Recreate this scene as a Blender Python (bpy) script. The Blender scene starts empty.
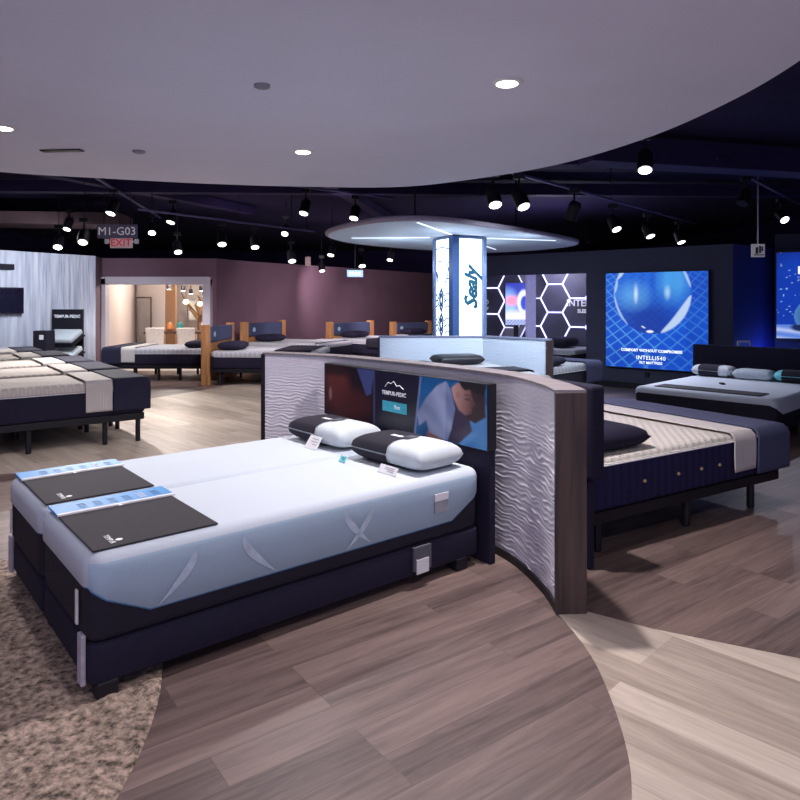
import bpy, bmesh, math, random
from mathutils import Vector, Matrix, noise
from mathutils.geometry import tessellate_polygon
random.seed(7)
SC = bpy.context.scene
COL = SC.collection
PI = math.pi
F = 670.0          # focal length in pixels of the 800 px frame
HY = 300.0         # horizon row
CH = 1.5           # eye height

def gp(x, y, z=0.0):
    """point on the height z that shows at pixel x, y"""
    Y = (CH - z) * F / (y - HY)
    return Vector(((x - 400) / F * Y, Y, z))
def dp(x, y, Y):
    return Vector(((x - 400) / F * Y, Y, CH - (y - HY) * Y / F))

# ------------------------------------------------------------------ materials
def lin(c):
    r = []
    for v in c[:3]:
        v = v / 255.0
        r.append(v / 12.92 if v <= 0.04045 else ((v + 0.055) / 1.055) ** 2.4)
    return (r[0], r[1], r[2], 1.0)

MATS = {}
def mat(name, c, rough=0.6, metal=0.0, em=0.0, emc=None, var=0.12, scale=30.0, bump=0.0, bscale=None, spec=0.4, stretch=None):
    if name in MATS: return MATS[name]
    m = bpy.data.materials.new(name); m.use_nodes = True
    nt = m.node_tree; N = nt.nodes; L = nt.links
    b = N['Principled BSDF']
    b.inputs['Roughness'].default_value = rough
    b.inputs['Metallic'].default_value = metal
    b.inputs['Specular IOR Level'].default_value = spec
    tc = N.new('ShaderNodeTexCoord')
    mp = N.new('ShaderNodeMapping')
    if stretch: mp.inputs['Scale'].default_value = stretch
    L.new(tc.outputs['Object'], mp.inputs['Vector'])
    nz = N.new('ShaderNodeTexNoise'); nz.inputs['Scale'].default_value = scale; nz.inputs['Detail'].default_value = 4
    L.new(mp.outputs['Vector'], nz.inputs['Vector'])
    rp = N.new('ShaderNodeValToRGB')
    a = lin(c)
    rp.color_ramp.elements[0].position = 0.3; rp.color_ramp.elements[1].position = 0.7
    rp.color_ramp.elements[0].color = tuple(v * (1 - var) for v in a[:3]) + (1,)
    rp.color_ramp.elements[1].color = tuple(min(1, v * (1 + var)) for v in a[:3]) + (1,)
    L.new(nz.outputs['Fac'], rp.inputs['Fac'])
    L.new(rp.outputs['Color'], b.inputs['Base Color'])
    if em > 0:
        b.inputs['Emission Color'].default_value = lin(emc or c)
        b.inputs['Emission Strength'].default_value = em
    if bump > 0:
        n2 = N.new('ShaderNodeTexNoise'); n2.inputs['Scale'].default_value = bscale or scale * 3
        n2.inputs['Detail'].default_value = 3
        L.new(mp.outputs['Vector'], n2.inputs['Vector'])
        bp = N.new('ShaderNodeBump'); bp.inputs['Strength'].default_value = bump; bp.inputs['Distance'].default_value = 0.01
        L.new(n2.outputs['Fac'], bp.inputs['Height']); L.new(bp.outputs['Normal'], b.inputs['Normal'])
    MATS[name] = m
    return m

def mat_planks(name, c1, c2, rot, groove=0.55, rough=0.45):
    m = bpy.data.materials.new(name); m.use_nodes = True
    nt = m.node_tree; N = nt.nodes; L = nt.links; b = N['Principled BSDF']
    b.inputs['Roughness'].default_value = rough; b.inputs['Specular IOR Level'].default_value = 0.35
    tc = N.new('ShaderNodeTexCoord'); mp = N.new('ShaderNodeMapping'); mp.inputs['Rotation'].default_value = (0, 0, -rot)
    L.new(tc.outputs['Object'], mp.inputs['Vector'])
    br = N.new('ShaderNodeTexBrick'); br.offset = 0.37; br.offset_frequency = 3
    br.inputs['Scale'].default_value = 1.0; br.inputs['Brick Width'].default_value = 1.25; br.inputs['Row Height'].default_value = 0.165
    br.inputs['Mortar Size'].default_value = 0.0018; br.inputs['Mortar Smooth'].default_value = 0.3
    br.inputs['Color1'].default_value = (0, 0, 0, 1); br.inputs['Color2'].default_value = (1, 1, 1, 1); br.inputs['Mortar'].default_value = (0.5, 0.5, 0.5, 1)
    L.new(mp.outputs['Vector'], br.inputs['Vector'])
    m2 = N.new('ShaderNodeMapping'); m2.inputs['Scale'].default_value = (0.8, 11.0, 1)
    L.new(mp.outputs['Vector'], m2.inputs['Vector'])
    # a different grain in every plank
    ad = N.new('ShaderNodeVectorMath'); ad.operation = 'ADD'
    sc = N.new('ShaderNodeVectorMath'); sc.operation = 'SCALE'; sc.inputs['Scale'].default_value = 7.0
    L.new(br.outputs['Color'], sc.inputs[0]); L.new(m2.outputs['Vector'], ad.inputs[0]); L.new(sc.outputs['Vector'], ad.inputs[1])
    nz = N.new('ShaderNodeTexNoise'); nz.inputs['Scale'].default_value = 2.0; nz.inputs['Detail'].default_value = 6; nz.inputs['Roughness'].default_value = 0.7
    nz.inputs['Distortion'].default_value = 0.6
    L.new(ad.outputs['Vector'], nz.inputs['Vector'])
    mix = N.new('ShaderNodeMix'); mix.data_type = 'FLOAT'; mix.inputs['Factor'].default_value = 0.24
    L.new(nz.outputs['Fac'], mix.inputs['A']); L.new(br.outputs['Color'], mix.inputs['B'])
    rp = N.new('ShaderNodeValToRGB')
    rp.color_ramp.elements[0].position = 0.3; rp.color_ramp.elements[1].position = 0.7
    rp.color_ramp.elements[0].color = lin(c1); rp.color_ramp.elements[1].color = lin(c2)
    L.new(mix.outputs['Result'], rp.inputs['Fac'])
    mm = N.new('ShaderNodeMix'); mm.data_type = 'RGBA'; mm.blend_type = 'MULTIPLY'
    L.new(br.outputs['Fac'], mm.inputs['Factor']); L.new(rp.outputs['Color'], mm.inputs['A'])
    mm.inputs['B'].default_value = (groove, groove, groove, 1)
    L.new(mm.outputs['Result'], b.inputs['Base Color'])
    return m

def mat_wood(name, c1, c2, axis=2, scale=1.0, rough=0.5, em=0.0):
    m = bpy.data.materials.new(name); m.use_nodes = True
    nt = m.node_tree; N = nt.nodes; L = nt.links; b = N['Principled BSDF']
    b.inputs['Roughness'].default_value = rough
    tc = N.new('ShaderNodeTexCoord'); mp = N.new('ShaderNodeMapping')
    s = [14 * scale] * 3; s[axis] = 1.1 * scale
    mp.inputs['Scale'].default_value = s
    L.new(tc.outputs['Object'], mp.inputs['Vector'])
    nz = N.new('ShaderNodeTexNoise'); nz.inputs['Scale'].default_value = 1.6; nz.inputs['Detail'].default_value = 6; nz.inputs['Distortion'].default_value = 1.0
    L.new(mp.outputs['Vector'], nz.inputs['Vector'])
    rp = N.new('ShaderNodeValToRGB'); rp.color_ramp.elements[0].position = 0.3; rp.color_ramp.elements[1].position = 0.72
    rp.color_ramp.elements[0].color = lin(c1); rp.color_ramp.elements[1].color = lin(c2)
    L.new(nz.outputs['Fac'], rp.inputs['Fac']); L.new(rp.outputs['Color'], b.inputs['Base Color'])
    return m

def mat_quilt(name, c, cell=0.05, bump=0.6, rot=PI / 4, rough=0.85, stripes=False):
    """stitched fabric: soft cushions between stitch lines"""
    m = bpy.data.materials.new(name); m.use_nodes = True
    nt = m.node_tree; N = nt.nodes; L = nt.links; b = N['Principled BSDF']
    b.inputs['Roughness'].default_value = rough; b.inputs['Base Color'].default_value = lin(c)
    b.inputs['Specular IOR Level'].default_value = 0.2
    tc = N.new('ShaderNodeTexCoord'); mp = N.new('ShaderNodeMapping'); mp.inputs['Rotation'].default_value = (0, 0, rot)
    L.new(tc.outputs['Object'], mp.inputs['Vector'])
    nz = N.new('ShaderNodeTexNoise'); nz.inputs['Scale'].default_value = 6; L.new(tc.outputs['Object'], nz.inputs['Vector'])
    hs = []
    for k in range(1 if stripes else 2):
        w = N.new('ShaderNodeTexWave'); w.wave_type = 'BANDS'; w.bands_direction = 'X' if k == 0 else 'Y'
        w.inputs['Scale'].default_value = 0.314 / cell; w.inputs['Distortion'].default_value = 0.4
        L.new(mp.outputs['Vector'], w.inputs['Vector']); hs.append(w)
    if stripes: h = hs[0].outputs['Fac']
    else:
        mt = N.new('ShaderNodeMath'); mt.operation = 'MULTIPLY'
        L.new(hs[0].outputs['Fac'], mt.inputs[0]); L.new(hs[1].outputs['Fac'], mt.inputs[1]); h = mt.outputs['Value']
    bp = N.new('ShaderNodeBump'); bp.inputs['Strength'].default_value = bump; bp.inputs['Distance'].default_value = 0.012
    L.new(h, bp.inputs['Height']); L.new(bp.outputs['Normal'], b.inputs['Normal'])
    mx = N.new('ShaderNodeMix'); mx.data_type = 'RGBA'; mx.inputs['A'].default_value = tuple(v * 0.8 for v in lin(c)[:3]) + (1,)
    mx.inputs['B'].default_value = lin(c); L.new(h, mx.inputs['Factor']); L.new(mx.outputs['Result'], b.inputs['Base Color'])
    return m

def mat_attr(name, em=0.0, rough=0.5, base=1.0):
    m = bpy.data.materials.new(name); m.use_nodes = True
    nt = m.node_tree; N = nt.nodes; L = nt.links; b = N['Principled BSDF']
    b.inputs['Roughness'].default_value = rough
    at = N.new('ShaderNodeAttribute'); at.attribute_name = 'Col'
    if em > 0:
        L.new(at.outputs['Color'], b.inputs['Emission Color']); b.inputs['Emission Strength'].default_value = em
        b.inputs['Base Color'].default_value = (0.02, 0.02, 0.02, 1)
    else:
        L.new(at.outputs['Color'], b.inputs['Base Color'])
    return m

# ------------------------------------------------------------------ mesh helpers
class MB:
    def __init__(s): s.bm = bmesh.new()
    def box(s, x0, x1, y0, y1, z0, z1, bev=0.0, seg=2, M=None):
        r = bmesh.ops.create_cube(s.bm, size=1.0)
        vs = r['verts']
        for v in vs:
            v.co = Vector(((x0 + x1) / 2 + v.co.x * (x1 - x0), (y0 + y1) / 2 + v.co.y * (y1 - y0), (z0 + z1) / 2 + v.co.z * (z1 - z0)))
        if bev > 0:
            es = list({e for v in vs for e in v.link_edges})
            rr = bmesh.ops.bevel(s.bm, geom=es, offset=bev, segments=seg, profile=0.5, affect='EDGES', clamp_overlap=True)
            vs = list({v for f in rr['faces'] for v in f.verts} | {v for v in vs if v.is_valid})
        if M is not None:
            for v in vs: v.co = M @ v.co
        return s
    def poly(s, pts, flip=False):
        vs = [s.bm.verts.new(p) for p in pts]
        if flip: vs.reverse()
        s.bm.faces.new(vs); return s
    def prism(s, pts, z0, z1, M=None):
        """outline pts (x, y) extruded from z0 to z1"""
        n = len(pts)
        tris = tessellate_polygon([[Vector((p[0], p[1], 0)) for p in pts]])
        a = [s.bm.verts.new((p[0], p[1], z0)) for p in pts]; b = [s.bm.verts.new((p[0], p[1], z1)) for p in pts]
        area = sum(pts[i][0] * pts[(i + 1) % n][1] - pts[(i + 1) % n][0] * pts[i][1] for i in range(n))
        for i in range(n):
            j = (i + 1) % n
            q = (a[i], a[j], b[j], b[i]) if area > 0 else (a[j], a[i], b[i], b[j])
            s.bm.faces.new(q)
        for t in tris:
            p, q, r = (pts[k] for k in t)
            cr = (q[0] - p[0]) * (r[1] - p[1]) - (q[1] - p[1]) * (r[0] - p[0])
            if abs(cr) < 1e-12: continue
            t = t if cr > 0 else (t[0], t[2], t[1])
            try:
                s.bm.faces.new([b[k] for k in t]); s.bm.faces.new([a[k] for k in reversed(t)])
            except ValueError: pass
        if M is not None:
            for v in a + b: v.co = M @ v.co
        return s
    def tube(s, pts, r, n=8, closed=False, caps=True):
        pts = [Vector(p) for p in pts]; m = len(pts); rings = []
        rr = r if isinstance(r, (list, tuple)) else [r] * m
        for i, p in enumerate(pts):
            if closed: t = pts[(i + 1) % m] - pts[i - 1]
            else: t = pts[min(i + 1, m - 1)] - pts[max(i - 1, 0)]
            t = t.normalized() if t.length > 1e-9 else Vector((0, 0, 1))
            up = Vector((0, 0, 1)) if abs(t.z) < 0.9 else Vector((1, 0, 0))
            a = t.cross(up).normalized(); b = t.cross(a)
            rings.append([s.bm.verts.new(p + (a * math.cos(2 * PI * k / n) + b * math.sin(2 * PI * k / n)) * rr[i]) for k in range(n)])
        for i in range(m if closed else m - 1):
            A, B = rings[i], rings[(i + 1) % m]
            for k in range(n): s.bm.faces.new((A[k], B[k], B[(k + 1) % n], A[(k + 1) % n]))
        if caps and not closed:
            s.bm.faces.new(rings[0]); s.bm.faces.new(list(reversed(rings[-1])))
        return s
    def lathe(s, prof, n=24, M=None):
        """prof: (r, z) from bottom to top"""
        rings = []; new = []
        for r, z in prof:
            ring = [s.bm.verts.new((r * math.cos(2 * PI * k / n), r * math.sin(2 * PI * k / n), z)) for k in range(n)]
            rings.append(ring); new += ring
        for A, B in zip(rings, rings[1:]):
            for k in range(n): s.bm.faces.new((A[k], A[(k + 1) % n], B[(k + 1) % n], B[k]))
        s.bm.faces.new(list(reversed(rings[0]))); s.bm.faces.new(rings[-1])
        if M is not None:
            for v in new: v.co = M @ v.co
        return s
    def grid(s, nu, nv, fn, flip=False):
        V = [[s.bm.verts.new(fn(i / nu, j / nv)) for j in range(nv + 1)] for i in range(nu + 1)]
        for i in range(nu):
            for j in range(nv):
                q = (V[i][j], V[i + 1][j], V[i + 1][j + 1], V[i][j + 1])
                s.bm.faces.new(tuple(reversed(q)) if flip else q)
        return s
    def build(s, name, m, parent=None, smooth=False, M=None, recalc=False):
        if M is not None: s.bm.transform(M)
        if recalc: bmesh.ops.recalc_face_normals(s.bm, faces=s.bm.faces[:])
        me = bpy.data.meshes.new(name); s.bm.to_mesh(me); s.bm.free()
        for mm in (m if isinstance(m, list) else [m]): me.materials.append(mm)
        if smooth:
            for p in me.polygons: p.use_smooth = True
        o = bpy.data.objects.new(name, me); COL.objects.link(o)
        if parent is not None: o.parent = parent
        return o

def thing(name, label, cat, loc=(0, 0, 0), rz=0.0, group=None):
    o = bpy.data.objects.new(name, None); COL.objects.link(o)
    o.empty_display_size = 0.1
    o.location = loc; o.rotation_euler = (0, 0, rz)
    o['label'] = label; o['category'] = cat; o['kind'] = 'thing'
    if group: o['group'] = group
    return o
def tag(o, label, cat, group=None, kind='thing'):
    o['label'] = label; o['category'] = cat; o['kind'] = kind
    if group: o['group'] = group
    return o
def struct(o, label=None):
    o['kind'] = 'structure'
    if label: o['label'] = label
    return o
def copy_tree(o, parent=None):
    c = o.copy(); COL.objects.link(c); c.parent = parent
    for ch in list(o.children): copy_tree(ch, c)
    return c

def text(body, size, m, parent=None, M=None, shear=0.0, name='lettering', align='CENTER', depth=0.001, space=1.0, bold=0.0):
    cu = bpy.data.curves.new(name, 'FONT'); cu.body = body; cu.size = size; cu.align_x = align; cu.align_y = 'CENTER'
    cu.extrude = depth; cu.shear = shear; cu.space_character = space; cu.resolution_u = 2; cu.offset = bold
    o = bpy.data.objects.new(name, cu); COL.objects.link(o)
    bpy.context.view_layer.update()
    me = bpy.data.meshes.new_from_object(o.evaluated_get(bpy.context.evaluated_depsgraph_get()))
    bpy.data.objects.remove(o)
    me.materials.clear(); me.materials.append(m)
    if M is not None: me.transform(M)
    r = bpy.data.objects.new(name, me); COL.objects.link(r)
    if parent is not None: r.parent = parent
    return r

def frame(o, xd, yd=None, zd=None):
    """matrix whose columns are the given axes; text lies in its xy plane"""
    xd = Vector(xd).normalized(); yd = Vector(yd).normalized()
    zd = xd.cross(yd).normalized()
    M = Matrix.Identity(4)
    for i, a in enumerate((xd, yd, zd)):
        for k in range(3): M[k][i] = a[k]
    for k in range(3): M[k][3] = o[k]
    return M

def painted(name, W, H, fn, m, parent, M, nx=120, ny=80, blur=0):
    """flat printed panel W x H in the xy plane of M, colours from fn(s, t)"""
    b = MB(); b.grid(nx, ny, lambda i, j: Vector((i * W, j * H, 0)))
    o = b.build(name, m, parent, M=M)
    ca = o.data.color_attributes.new('Col', 'FLOAT_COLOR', 'POINT')
    G = [[fn(i / nx, j / ny) for j in range(ny + 1)] for i in range(nx + 1)]
    for _ in range(blur):
        G = [[tuple((2 * G[i][j][k] + G[max(i - 1, 0)][j][k] + G[min(i + 1, nx)][j][k] + G[i][max(j - 1, 0)][k] + G[i][min(j + 1, ny)][k]) / 6 for k in range(3)) for j in range(ny + 1)] for i in range(nx + 1)]
    for j in range(len(o.data.vertices)):
        c = G[j // (ny + 1)][j % (ny + 1)]
        ca.data[j].color = (c[0], c[1], c[2], 1)
    return o

def inpoly(p, poly):
    x, y = p; r = False; j = len(poly) - 1
    for i in range(len(poly)):
        xi, yi = poly[i]; xj, yj = poly[j]
        if (yi > y) != (yj > y) and x < (xj - xi) * (y - yi) / (yj - yi) + xi: r = not r
        j = i
    return r
def mixc(a, b, t):
    t = max(0, min(1, t)); return tuple(a[i] + (b[i] - a[i]) * t for i in range(3))
def soft(d, w): return max(0.0, min(1.0, 0.5 - d / w))
def ell(s, t, cx, cy, rx, ry, w=0.25):
    d = math.hypot((s - cx) / rx, (t - cy) / ry) - 1
    return soft(d, w)
def L3(*c): return lin(c)[:3]

def slab_rings(b, L, W, rings, n_c=6, rc=0.06, cap_top=True, cap_bot=True, x0=0.0):
    """loft: rings = list of (inset, z or function(x, y))  around a rounded rectangle x0..x0+L by -W/2..W/2"""
    out = []
    for ins, z in rings:
        r = max(rc - ins, 0.004); pts = []
        xa, xb, ya, yb = x0 + ins, x0 + L - ins, -W / 2 + ins, W / 2 - ins
        for cx, cy, a0 in ((xb - r, yb - r, 0), (xa + r, yb - r, 90), (xa + r, ya + r, 180), (xb - r, ya + r, 270)):
            for k in range(n_c + 1):
                a = math.radians(a0 + 90.0 * k / n_c)
                pts.append((cx + r * math.cos(a), cy + r * math.sin(a)))
        # more points along the straights
        full = []
        for i, p in enumerate(pts):
            q = pts[(i + 1) % len(pts)]; d = math.hypot(q[0] - p[0], q[1] - p[1])
            full.append(p)
            if (i + 1) % (n_c + 1) == 0:
                for k in range(1, 12): full.append((p[0] + (q[0] - p[0]) * k / 12, p[1] + (q[1] - p[1]) * k / 12))
        out.append([b.bm.verts.new((p[0], p[1], z(p[0], p[1]) if callable(z) else z)) for p in full])
    n = len(out[0])
    for A, B in zip(out, out[1:]):
        for k in range(n): b.bm.faces.new((A[k], A[(k + 1) % n], B[(k + 1) % n], B[k]))
    if cap_top: b.bm.faces.new(out[-1])
    if cap_bot: b.bm.faces.new(list(reversed(out[0])))
    return out

def round_profile(z0, z1, r0=0.02, r1=0.04, bulge=0.0, grow=0.0):
    rs = []
    for k in range(4):
        a = PI / 2 * k / 3; rs.append((r0 * (1 - math.sin(a)) - grow, z0 + r0 * (1 - math.cos(a))))
    if bulge: rs.append((-bulge - grow, (z0 + z1) / 2))
    for k in range(5):
        a = PI / 2 * k / 4; rs.append((r1 * (1 - math.cos(a)) - grow, z1 - r1 + r1 * math.sin(a)))
    return rs

# ------------------------------------------------------------------ palette
M_black = mat('black metal', (22, 20, 30), 0.5)
M_deck = mat('dark painted deck', (26, 13, 58), 0.9, var=0.25, scale=3)
M_disc = mat('matt white plaster', (226, 228, 248), 0.9, var=0.02, scale=2)
M_white = mat('white paint', (225, 225, 232), 0.6, var=0.03)
M_lamp = mat('lit lamp glass', (255, 250, 240), 0.4, em=14.0, emc=(255, 246, 230))
M_lampdim = mat('dim lamp glass', (240, 238, 240), 0.4, em=6.0, emc=(255, 246, 235))
M_chrome = mat('brushed metal', (170, 170, 178), 0.3, metal=0.9, var=0.05)
M_dark = mat('charcoal fabric', (31, 27, 42), 0.85, var=0.25, scale=120, bump=0.15)
M_darknavy = mat('ink navy fabric', (26, 22, 46), 0.85, var=0.2, scale=90, bump=0.15)
M_navy = mat('navy blanket', (72, 76, 104), 0.9, var=0.15, scale=140, bump=0.3, bscale=60)
M_cover = mat('white stretch knit', (196, 204, 214), 0.8, var=0.02, scale=160, bump=0.08, bscale=300)
M_skirtshade = mat('shaded skirt knit', (168, 190, 208), 0.85, var=0.03, scale=120, bump=0.1, bscale=300)
M_pipe = mat('blue piping', (74, 128, 172), 0.7)
M_navydk = mat('dark navy blanket', (35, 35, 58), 0.9, var=0.15, scale=140, bump=0.3, bscale=60)
M_cream = mat_quilt('cream quilted top', (216, 208, 200), 0.05, 0.5)
M_grey = mat_quilt('grey quilted top', (190, 190, 198), 0.06, 0.4)
M_navyq = mat_quilt('navy channel side', (40, 38, 74), 0.07, 0.5, rot=0, stripes=True)
M_strip = mat_quilt('ivory runner', (212, 206, 202), 0.02, 0.10)
M_pillow = mat('white pillow knit', (196, 203, 208), 0.85, var=0.03, bump=0.1, bscale=200)
M_aqua = mat('aqua trim', (120, 208, 216), 0.7)
M_mat = mat('dark foot mat', (40, 36, 44), 0.8, var=0.15, scale=200, bump=0.1)
M_blue = mat('sky blue card', (50, 138, 204), 0.5, var=0.03)
M_blue2 = mat('deep blue print', (40, 96, 150), 0.5)
M_ink = mat('white print', (232, 232, 236), 0.6, em=0.15)
M_inkdark = mat('grey print', (90, 90, 100), 0.6)
M_card = mat('white card', (226, 224, 226), 0.6, var=0.03)
M_oak = mat_wood('golden oak', (150, 100, 62), (196, 144, 94))
M_endwood = mat_wood('dark walnut', (44, 33, 32), (82, 64, 58))
M_capwood = mat_wood('grey brown laminate', (112, 104, 108), (142, 132, 134), axis=0)
M_purple = mat('aubergine wall paint', (104, 78, 92), 0.8, var=0.05, scale=3)
M_slate = mat('slate wall paint', (62, 62, 84), 0.8, var=0.06, scale=3)
M_bluelitwall = mat('blue glow wall', (30, 40, 110), 0.75, var=0.08, scale=3)  # the screen's blue glow painted into the wall colour
M_glow = mat('white light panel', (240, 248, 255), 0.5, em=2.8, emc=(226, 242, 255))
M_strip_em = mat('cove light strip', (240, 246, 255), 0.5, em=1.2, emc=(226, 240, 255))
M_hexem = mat('neon hexagon edge', (225, 225, 255), 0.5, em=1.3, emc=(204, 204, 255))
M_hex = mat('graphite hexagon tile', (78, 76, 92), 0.6, var=0.2, scale=2)
M_teal = mat('teal lettering', (20, 84, 110), 0.6)
M_greyline = mat('slate line print', (64, 96, 140), 0.6)
M_red = mat('red lettering', (190, 40, 44), 0.6, em=0.5)

# ------------------------------------------------------------------ camera
cam = bpy.data.cameras.new('camera'); cam.sensor_width = 36; cam.lens = F / 800 * 36; cam.shift_y = -0.125
cam.clip_end = 200
co = bpy.data.objects.new('camera', cam); COL.objects.link(co)
co.location = (0, 0, CH); co.rotation_euler = (PI / 2, 0, 0); SC.camera = co

# ------------------------------------------------------------------ floor
CX, CY, CR = -2.28, 2.51, 3.10
ANG = math.radians
M_brown = mat_planks('brown plank floor', (80, 65, 64), (142, 120, 113), ANG(36), groove=0.72)
M_tan = mat_planks('pale oak plank floor', (156, 139, 127), (212, 196, 181), ANG(-45), groove=0.8)
b = MB(); b.box(-11, 9, -3, 26, -0.1, 0.0)
struct(b.build('floor', M_brown))
def arc(c, r, a0, a1, n=40): return [(c[0] + r * math.cos(ANG(a0 + (a1 - a0) * k / n)), c[1] + r * math.sin(ANG(a0 + (a1 - a0) * k / n))) for k in range(n + 1)]
def spl(P, n=14):
    out = []; m = len(P)
    for i in range(m - 1):
        p0, p1, p2, p3 = (Vector((*P[min(max(i + k - 1, 0), m - 1)], 0)) for k in range(4))
        for k in range(n):
            t = k / n
            q = 0.5 * ((2 * p1) + (p2 - p0) * t + (2 * p0 - 5 * p1 + 4 * p2 - p3) * t * t + (3 * p1 - p0 - 3 * p2 + p3) * t ** 3)
            out.append((q.x, q.y))
    out.append(tuple(P[-1])); return out
WP = [(0.752, 3.205), (0.735, 3.45), (0.640, 3.825), (0.455, 4.14), (0.209, 4.44), (-0.14, 4.82), (-0.50, 5.16), (-0.82, 5.36), (-1.125, 5.50)]
WPATH = spl(WP)
FRONT = spl([(0.752, 3.205), (0.79, 2.98), (0.805, 2.70), (0.765, 2.284), (0.685, 1.98), (0.50, 1.55), (0.2, 1.1), (-0.3, 0.6), (-1.2, 0.1), (-2.2, 0.0)], 8)
BACK = spl([(-1.125, 5.50), (-1.9, 5.78), (-2.9, 5.86), (-3.9, 5.6), (-4.8, 5.0)], 8)
b = MB()
pts = FRONT + [(-2.2, -2.6), (1.0, -2.6), (6.5, -2.6), (6.5, -0.6), (4.2, 1.05), (2.9, 2.02), (2.2, 2.47), (1.67, 2.80), (1.15, 3.055), (0.88, 3.235)]
b.prism(pts, -0.02, 0.002)
struct(b.build('floor', M_tan), 'pale oak floor wedge in front of the wave partition')
b = MB()
pts = BACK + [(-6.2, 4.6), (-6.0, 7.5), (-5.2, 8.9), (-3.9, 10.0), (-3.3, 11.1), (-2.9, 12.0), (-2.3, 12.9), (-0.9, 12.6), (-0.3, 9.6), (-0.6, 6.5)]
b.prism(pts, -0.02, 0.002)
struct(b.build('floor', M_tan), 'pale oak floor path behind the wave partition')
# carpet
M_carpet = mat('mottled shag carpet', (158, 138, 124), 0.95, var=0.8, scale=40, bump=1.0, bscale=90)
b = MB()
cc = (-2.4, 2.02); cr = 1.55
NA, NR = 120, 46
def cfn(i, j):
    a = i * 2 * PI; r = cr * (0.02 + 0.98 * j)
    x, y = cc[0] + r * math.cos(a), cc[1] + r * math.sin(a) * (1.2 if math.sin(a) > 0 else 1.0)
    z = 0.012 + 0.010 * noise.noise(Vector((x * 16, y * 16, 0))) + 0.006 * noise.noise(Vector((x * 40, y * 40, 3)))
    return Vector((x, y, z if j < 0.992 else 0.003))
b.grid(NA * 2, NR * 2, cfn, flip=True)
struct(b.build('carpet', M_carpet, smooth=True), 'round mottled brown shag carpet under the foot of the split bed')

# ------------------------------------------------------------------ ceiling
b = MB(); b.box(-11, 9, -3, 26, 3.4, 3.5)
struct(b.build('ceiling', M_deck))
def catmull(P, n=8):
    out = []; m = len(P)
    for i in range(m):
        p0, p1, p2, p3 = (Vector((*P[(i + k - 1) % m], 0)) for k in range(4))
        for k in range(n):
            t = k / n
            q = 0.5 * ((2 * p1) + (p2 - p0) * t + (2 * p0 - 5 * p1 + 4 * p2 - p3) * t * t + (3 * p1 - p0 - 3 * p2 + p3) * t ** 3)
            out.append((q.x, q.y))
    return out
disc = [(-3.75, 6.28), (-2.95, 6.6), (-2.05, 6.9), (-1.06, 7.09), (0, 7.11), (0.787, 6.6), (1.41, 5.91), (1.82, 4.99), (1.99, 4.10), (2.0, 3.3),
        (1.85, 2.2), (1.4, 0.9), (0.7, -0.2), (-0.5, -1.2), (-2.2, -1.6), (-4, -1.0), (-5.2, 0.4), (-5.75, 2.2), (-5.6, 3.9), (-4.9, 5.4)]
b = MB(); b.prism(catmull(disc), 2.70, 3.4)
struct(b.build('ceiling', M_disc), 'white oval dropped ceiling over the split bed')
# ducts and pipes high up in the dark ceiling
M_duct = mat('dark duct', (40, 28, 72), 0.7, var=0.2, scale=4)
M_ductl = mat('lit duct', (92, 72, 76), 0.7, var=0.15, scale=4)  # light falling on this duct painted in as a lighter brown
def bar(name, p, q, w, h, m, parent=None):
    p = Vector(p); q = Vector(q); d = (q - p); L = d.length; a = math.atan2(d.y, d.x)
    M = Matrix.Translation(p) @ Matrix.Rotation(a, 4, 'Z')
    return MB().box(0, L, -w / 2, w / 2, -h / 2, h / 2, 0.008, M=M).build(name, m, parent)
for i, (p, q, w, h) in enumerate([((2.1, 7.6, 3.2), (7.5, 9.0, 3.2), 0.35, 0.3), ((-9.5, 10.2, 3.25), (7.8, 10.9, 3.25), 0.22, 0.18),
                                  ((-8.5, 8.2, 3.2), (2.5, 8.0, 3.2), 0.3, 0.22), ((-5.5, 8.0, 3.3), (-3.0, 13.5, 3.3), 0.2, 0.16), ((-1.5, 8, 3.3), (-0.2, 15, 3.3), 0.2, 0.16)]):
    struct(bar('trim_%d' % (i + 1), p, q, w, h, M_duct))
struct(bar('trim_6', (-8.6, 12.2, 2.98), (-5.15, 12.6, 2.98), 0.9, 0.22, M_ductl))

# ------------------------------------------------------------------ walls
M_beige = mat('beige shop wall', (204, 190, 184), 0.7, var=0.04)
WT = 2.37
def wall(name, p, q, m, z0=0.0, z1=WT, t=0.12):
    p = Vector((p[0], p[1], 0)); q = Vector((q[0], q[1], 0)); d = q - p; L = d.length; a = math.atan2(d.y, d.x)
    M = Matrix.Translation(p) @ Matrix.Rotation(a, 4, 'Z')
    return MB().box(0, L, 0, t, z0, z1, M=M), M, L
def wallo(name, p, q, m, **k):
    b, M, L = wall(name, p, q, m, **k); return struct(b.build(name, m))
# purple wall with the shop opening (left to right)
PA, PB = (-6.22, 13.9), (-3.94, 14.05)
OT = 1.92
wallo('wall_back', (-6.2, 13.89), (-3.85, 14.05), M_purple, z0=OT, z1=WT)
wallo('wall_back', (-3.85, 14.05), (-3.27, 15.3), M_purple)
wallo('wall_back', (-3.27, 15.3), (0.0, 20.3), M_purple)
wallo('wall_back', (0.0, 20.3), (2.3, 23.8), M_purple)
# pale frame round the opening
M_frame = mat('pale door casing', (188, 180, 188), 0.6, var=0.04)
fr = MB(); fr.box(-6.2, -6.08, 13.82, 14.0, 0, OT + 0.02); fr.box(-4.08, -3.92, 13.84, 14.02, 0, OT + 0.02); fr.box(-6.2, -3.92, 13.82, 14.0, OT - 0.1, OT + 0.06)
struct(fr.build('door_1', M_frame), 'pale casing of the opening into the lit shop')
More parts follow.
